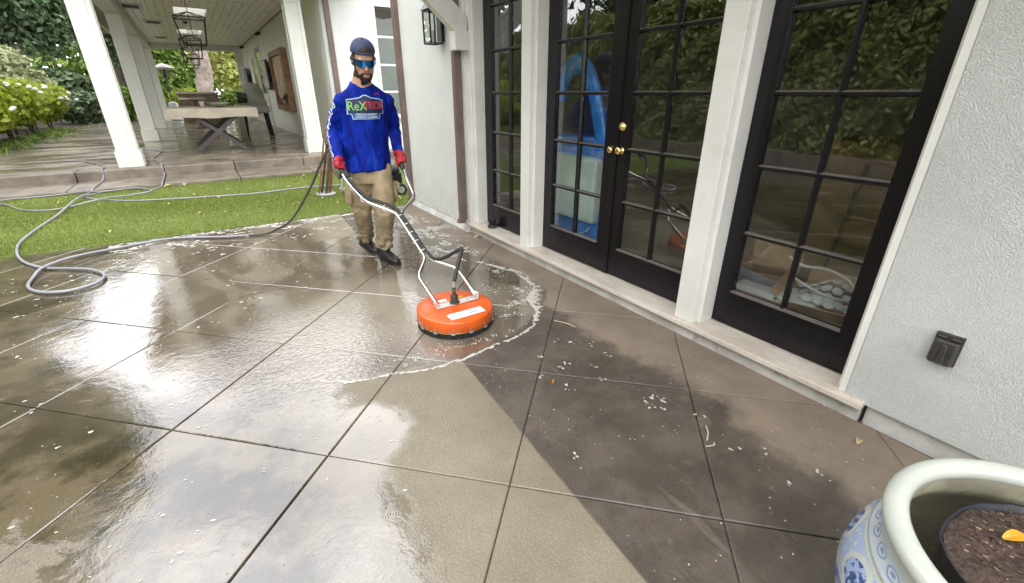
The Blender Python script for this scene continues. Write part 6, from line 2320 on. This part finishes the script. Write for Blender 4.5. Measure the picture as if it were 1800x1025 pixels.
line = [((1.72, 5.45), 0.10, 40), ((1.86, 5.06), 0.16, 60), ((1.90, 4.58), 0.17, 60), ((1.84, 4.1), 0.15, 50), ((1.80, 3.72), 0.10, 40), ((1.84, 3.35), 0.035, 26), ((1.90, 3.14), 0.035, 30), ((1.965, 2.95), 0.05, 34), ((1.955, 2.75), 0.065, 34), ((1.89, 2.58), 0.07, 34), ((1.76, 2.45), 0.07, 30), ((1.70, 2.32), 0.05, 26), ((1.67, 2.21), 0.04, 26), ((1.57, 2.10), 0.026, 30),
        ((1.45, 2.05), 0.022, 30), ((1.30, 2.01), 0.018, 30), ((1.16, 1.995), 0.017, 32), ((0.98, 2.0), 0.016, 32), ((0.84, 1.985), 0.016, 30), ((0.72, 2.015), 0.014, 30), ((0.58, 2.045), 0.012, 28), ((0.44, 2.085), 0.011, 24), ((0.33, 2.14), 0.010, 12), ((0.24, 2.22), 0.008, 4)]
for i in range(len(line) - 1):
    (p, w0_, n0), (q, w1_, n1_) = line[i], line[i + 1]
    L_ = math.hypot(q[0] - p[0], q[1] - p[1])
    dx, dy = (q[0] - p[0]) / L_, (q[1] - p[1]) / L_
    nx_, ny_ = -dy, dx
    wm = (w0_ + w1_) / 2
    cnt = int(L_ * (wm * 26000 if i < 5 else 1500 + wm * 26000))
    for k in range(cnt):
        f = g.random()
        w_ = w0_ + (w1_ - w0_) * f
        x_, y_ = p[0] + (q[0] - p[0]) * f, p[1] + (q[1] - p[1]) * f
        v_ = Vector((x_ * 4.5, y_ * 4.5, 0))
        edge = 0.035 * noise.noise(v_) + 0.016 * noise.noise(v_ * 3.1)
        if i < 5:
            off = g.gauss(0, 1) * w_ * 0.9
            X_, Y_ = x_ + off, y_
            lace = noise.noise(Vector((X_ * 9, Y_ * 4.5, 1))) + 0.6 * noise.noise(Vector((X_ * 26, Y_ * 14, 4)))
            if lace > 0.16:
                blob(X_, Y_, g.uniform(0.003, 0.009), g.uniform(1.0, 2.0), g.uniform(-0.5, 0.5), 0.0012)
        else:
            o_ = edge - abs(g.gauss(0, 1)) * w_ * 0.85 + g.gauss(0, 0.003)
            X_, Y_ = x_ - nx_ * o_, y_ - ny_ * o_
            lace = noise.noise(Vector((X_ * 30, Y_ * 30, 1))) + 0.7 * noise.noise(Vector((X_ * 70, Y_ * 70, 4)))
            depth = (edge - o_) / max(w_, 1e-4)
            if lace > -0.35 + 0.8 * depth + 0.5 * noise.noise(Vector((x_ * 3.1, y_ * 3.1, 8))):
                blob(X_, Y_, g.uniform(0.0025, 0.0070), g.uniform(1, 1.7), math.atan2(dy, dx) + g.uniform(-0.6, 0.6), 0.0016)
# ragged patches of lather drifting inside the line
for (cx_, cy_, rx_, ry_, nn_) in ((1.66, 2.43, 0.10, 0.05, 260), (1.80, 2.62, 0.07, 0.08, 220), (1.60, 2.72, 0.10, 0.14, 90), (1.52, 2.30, 0.12, 0.07, 110), (1.86, 3.05, 0.06, 0.10, 160), (1.20, 2.10, 0.25, 0.05, 90), (0.80, 2.14, 0.25, 0.06, 90)):
    for k in range(nn_):
        X_, Y_ = g.gauss(cx_, rx_ * 0.6), g.gauss(cy_, ry_ * 0.6)
        if noise.noise(Vector((X_ * 22, Y_ * 22, 6))) + 0.5 * noise.noise(Vector((X_ * 60, Y_ * 60, 2))) > 0.02:
            blob(X_, Y_, g.uniform(0.002, 0.006), g.uniform(1, 1.6), g.uniform(0, 3.1), 0.0012)
# loose flecks: along the turf edge, over the wet area at the left, a few on the house side
for k in range(2600):
    x_ = g.uniform(-1.0, 1.7)
    y_ = 5.80 - abs(g.gauss(0, 0.42))
    v_ = noise.noise(Vector((x_ * 4, y_ * 6, 2))) + 0.7 * noise.noise(Vector((x_ * 11, y_ * 17, 2)))
    if v_ > 0.22 or (y_ > 5.70 and g.random() < 0.5):
        blob(x_, y_, g.uniform(0.003, 0.013), g.uniform(1.2, 2.4), g.uniform(-0.4, 0.4), 0.001)
for k in range(1500):
    x_, y_ = g.uniform(-2.0, 0.6), g.uniform(1.2, 5.3)
    if noise.noise(Vector((x_ * 2.2, y_ * 2.2, 5))) > 0.08:
        r_ = g.choice((0.0015, 0.0015, 0.002, 0.002, 0.0025, 0.003, 0.004, 0.005, 0.008)) * (0.6 + 0.16 * y_)
        blob(x_, y_, r_ * 0.9, g.uniform(1, 1.8), g.uniform(-0.3, 0.3), 0.0007)
for k in range(1100):
    x_, y_ = g.uniform(0.0, 1.8), g.uniform(2.1, 5.0)
    if noise.noise(Vector((x_ * 2, y_ * 2, 9))) > 0.1:
        blob(x_, y_, g.choice((0.0015, 0.002, 0.003, 0.0045)), g.uniform(1, 2), g.uniform(0, 3.1), 0.0006)
for (x_, y_) in ((1.35, 1.75), (1.38, 1.58), (1.54, 1.51), (1.64, 1.11), (1.55, 1.14), (1.5, 1.39), (1.55, 1.09), (1.61, 0.71), (1.60, 1.15), (1.58, 1.05), (1.63, 1.08), (1.30, 1.44), (1.44, 1.62), (1.62, 1.78), (1.70, 1.70), (1.55, 1.85), (1.72, 1.55), (1.25, 1.60), (1.66, 0.93), (1.02, 1.06), (1.72, 0.62), (1.78, 0.44), (1.62, 0.48)):
    for j in range(3):
        blob(x_ + g.gauss(0, 0.014), y_ + g.gauss(0, 0.014), g.uniform(0.002, 0.008), g.uniform(1, 1.6), g.uniform(0, 3), 0.001)
for k in range(150):
    x_, y_ = g.uniform(0.9, 2.1), g.uniform(0.2, 2.1)
    blob(x_, y_, g.uniform(0.0012, 0.0035), 1.2, 0, 0.0006)
stuff(fm.build('soap_foam', M['foam'], auto=False, smooth=True), 'white soap foam in a wavy line and flecks on the wet patio', 'foam')

# leaves blown onto the turf
lf0 = leaf_shape(0.055, 0.013, 0.010).mesh('fallen_leaf')
lf0.materials.append(M['leaf_dry'])
lf1 = leaf_shape(0.045, 0.010, 0.006).mesh('fallen_leaf')
m_, n_, b__ = newmat('pale_leaf')
n_.put(b__.inputs['Base Color'], n_.ramp(n_.new('ShaderNodeObjectInfo').outputs['Random'], [(0, (0.30, 0.28, 0.10)), (0.5, (0.42, 0.38, 0.17)), (0.85, (0.28, 0.20, 0.07)), (1, (0.16, 0.10, 0.04))]))
lf1.materials.append(m_)
for k in range(84):
    x_, y_ = g.uniform(-2.4, 2.3), g.uniform(5.95, 9.0)
    if k > 52:
        x_, y_ = g.uniform(0.9, 2.2), g.uniform(6.1, 7.6)
    o = bpy.data.objects.new('fallen_leaf', lf1)
    COL.objects.link(o)
    o.location = (x_, y_, 0.034)
    sc_ = g.uniform(0.7, 1.5)
    o.scale = (sc_, sc_, sc_)
    o.rotation_euler = (g.uniform(-0.3, 0.3), g.uniform(-0.3, 0.3), g.uniform(0, 6.28))
    tag(o, 'small pale fallen leaf scattered on the green turf', 'leaf', 'pale leaves on the turf')
for (x_, y_, rz, lab, mt, L_) in ((2.205, 3.99, 0.4, 'curled tan leaf on the concrete at the foot of the threshold', 'leaf_dry', 0.10), (1.26, 1.52, 1.1, 'rust coloured leaf scrap on the dark concrete', 'leaf_rust', 0.045), (2.10, 0.43, 0.2, 'dry leaf lying against the house plinth below the threshold end', 'leaf_dry', 0.05), (-0.60, 9.0, 0.3, 'large dry leaf at the foot of the step below the column', 'leaf_dry', 0.14), (-0.38, 9.03, 1.4, 'second large dry leaf at the foot of the step', 'leaf_dry', 0.13)):
    o = leaf_shape(L_, L_ * 0.25, L_ * 0.2).build('fallen_leaf', M[mt])
    o.location = (x_, y_, 0.006 if y_ < 5.8 else 0.03)
    o.rotation_euler = (0.15, 0.1, rz)
    tag(o, lab, 'leaf')
M['twig'] = simple('pale_twig', (0.50, 0.43, 0.28), 0.7)
for (pts, lab) in (([(1.555, 0.80, 0.005), (1.60, 0.825, 0.008), (1.635, 0.86, 0.005)], 'pale forked twig on the dark concrete beside the long joint'), ([(1.52, 0.78, 0.005), (1.555, 0.765, 0.006), (1.57, 0.775, 0.005)], 'short pale twig just below the forked twig'), ([(1.70, 2.06, 0.005), (1.74, 1.98, 0.008), (1.76, 1.92, 0.005)], 'thin pale twig near the foam line by the cleaner')):
    tag(MB().tube(spline(pts, 4), 0.0028, 5).build('twig', M['twig']), lab, 'twig')
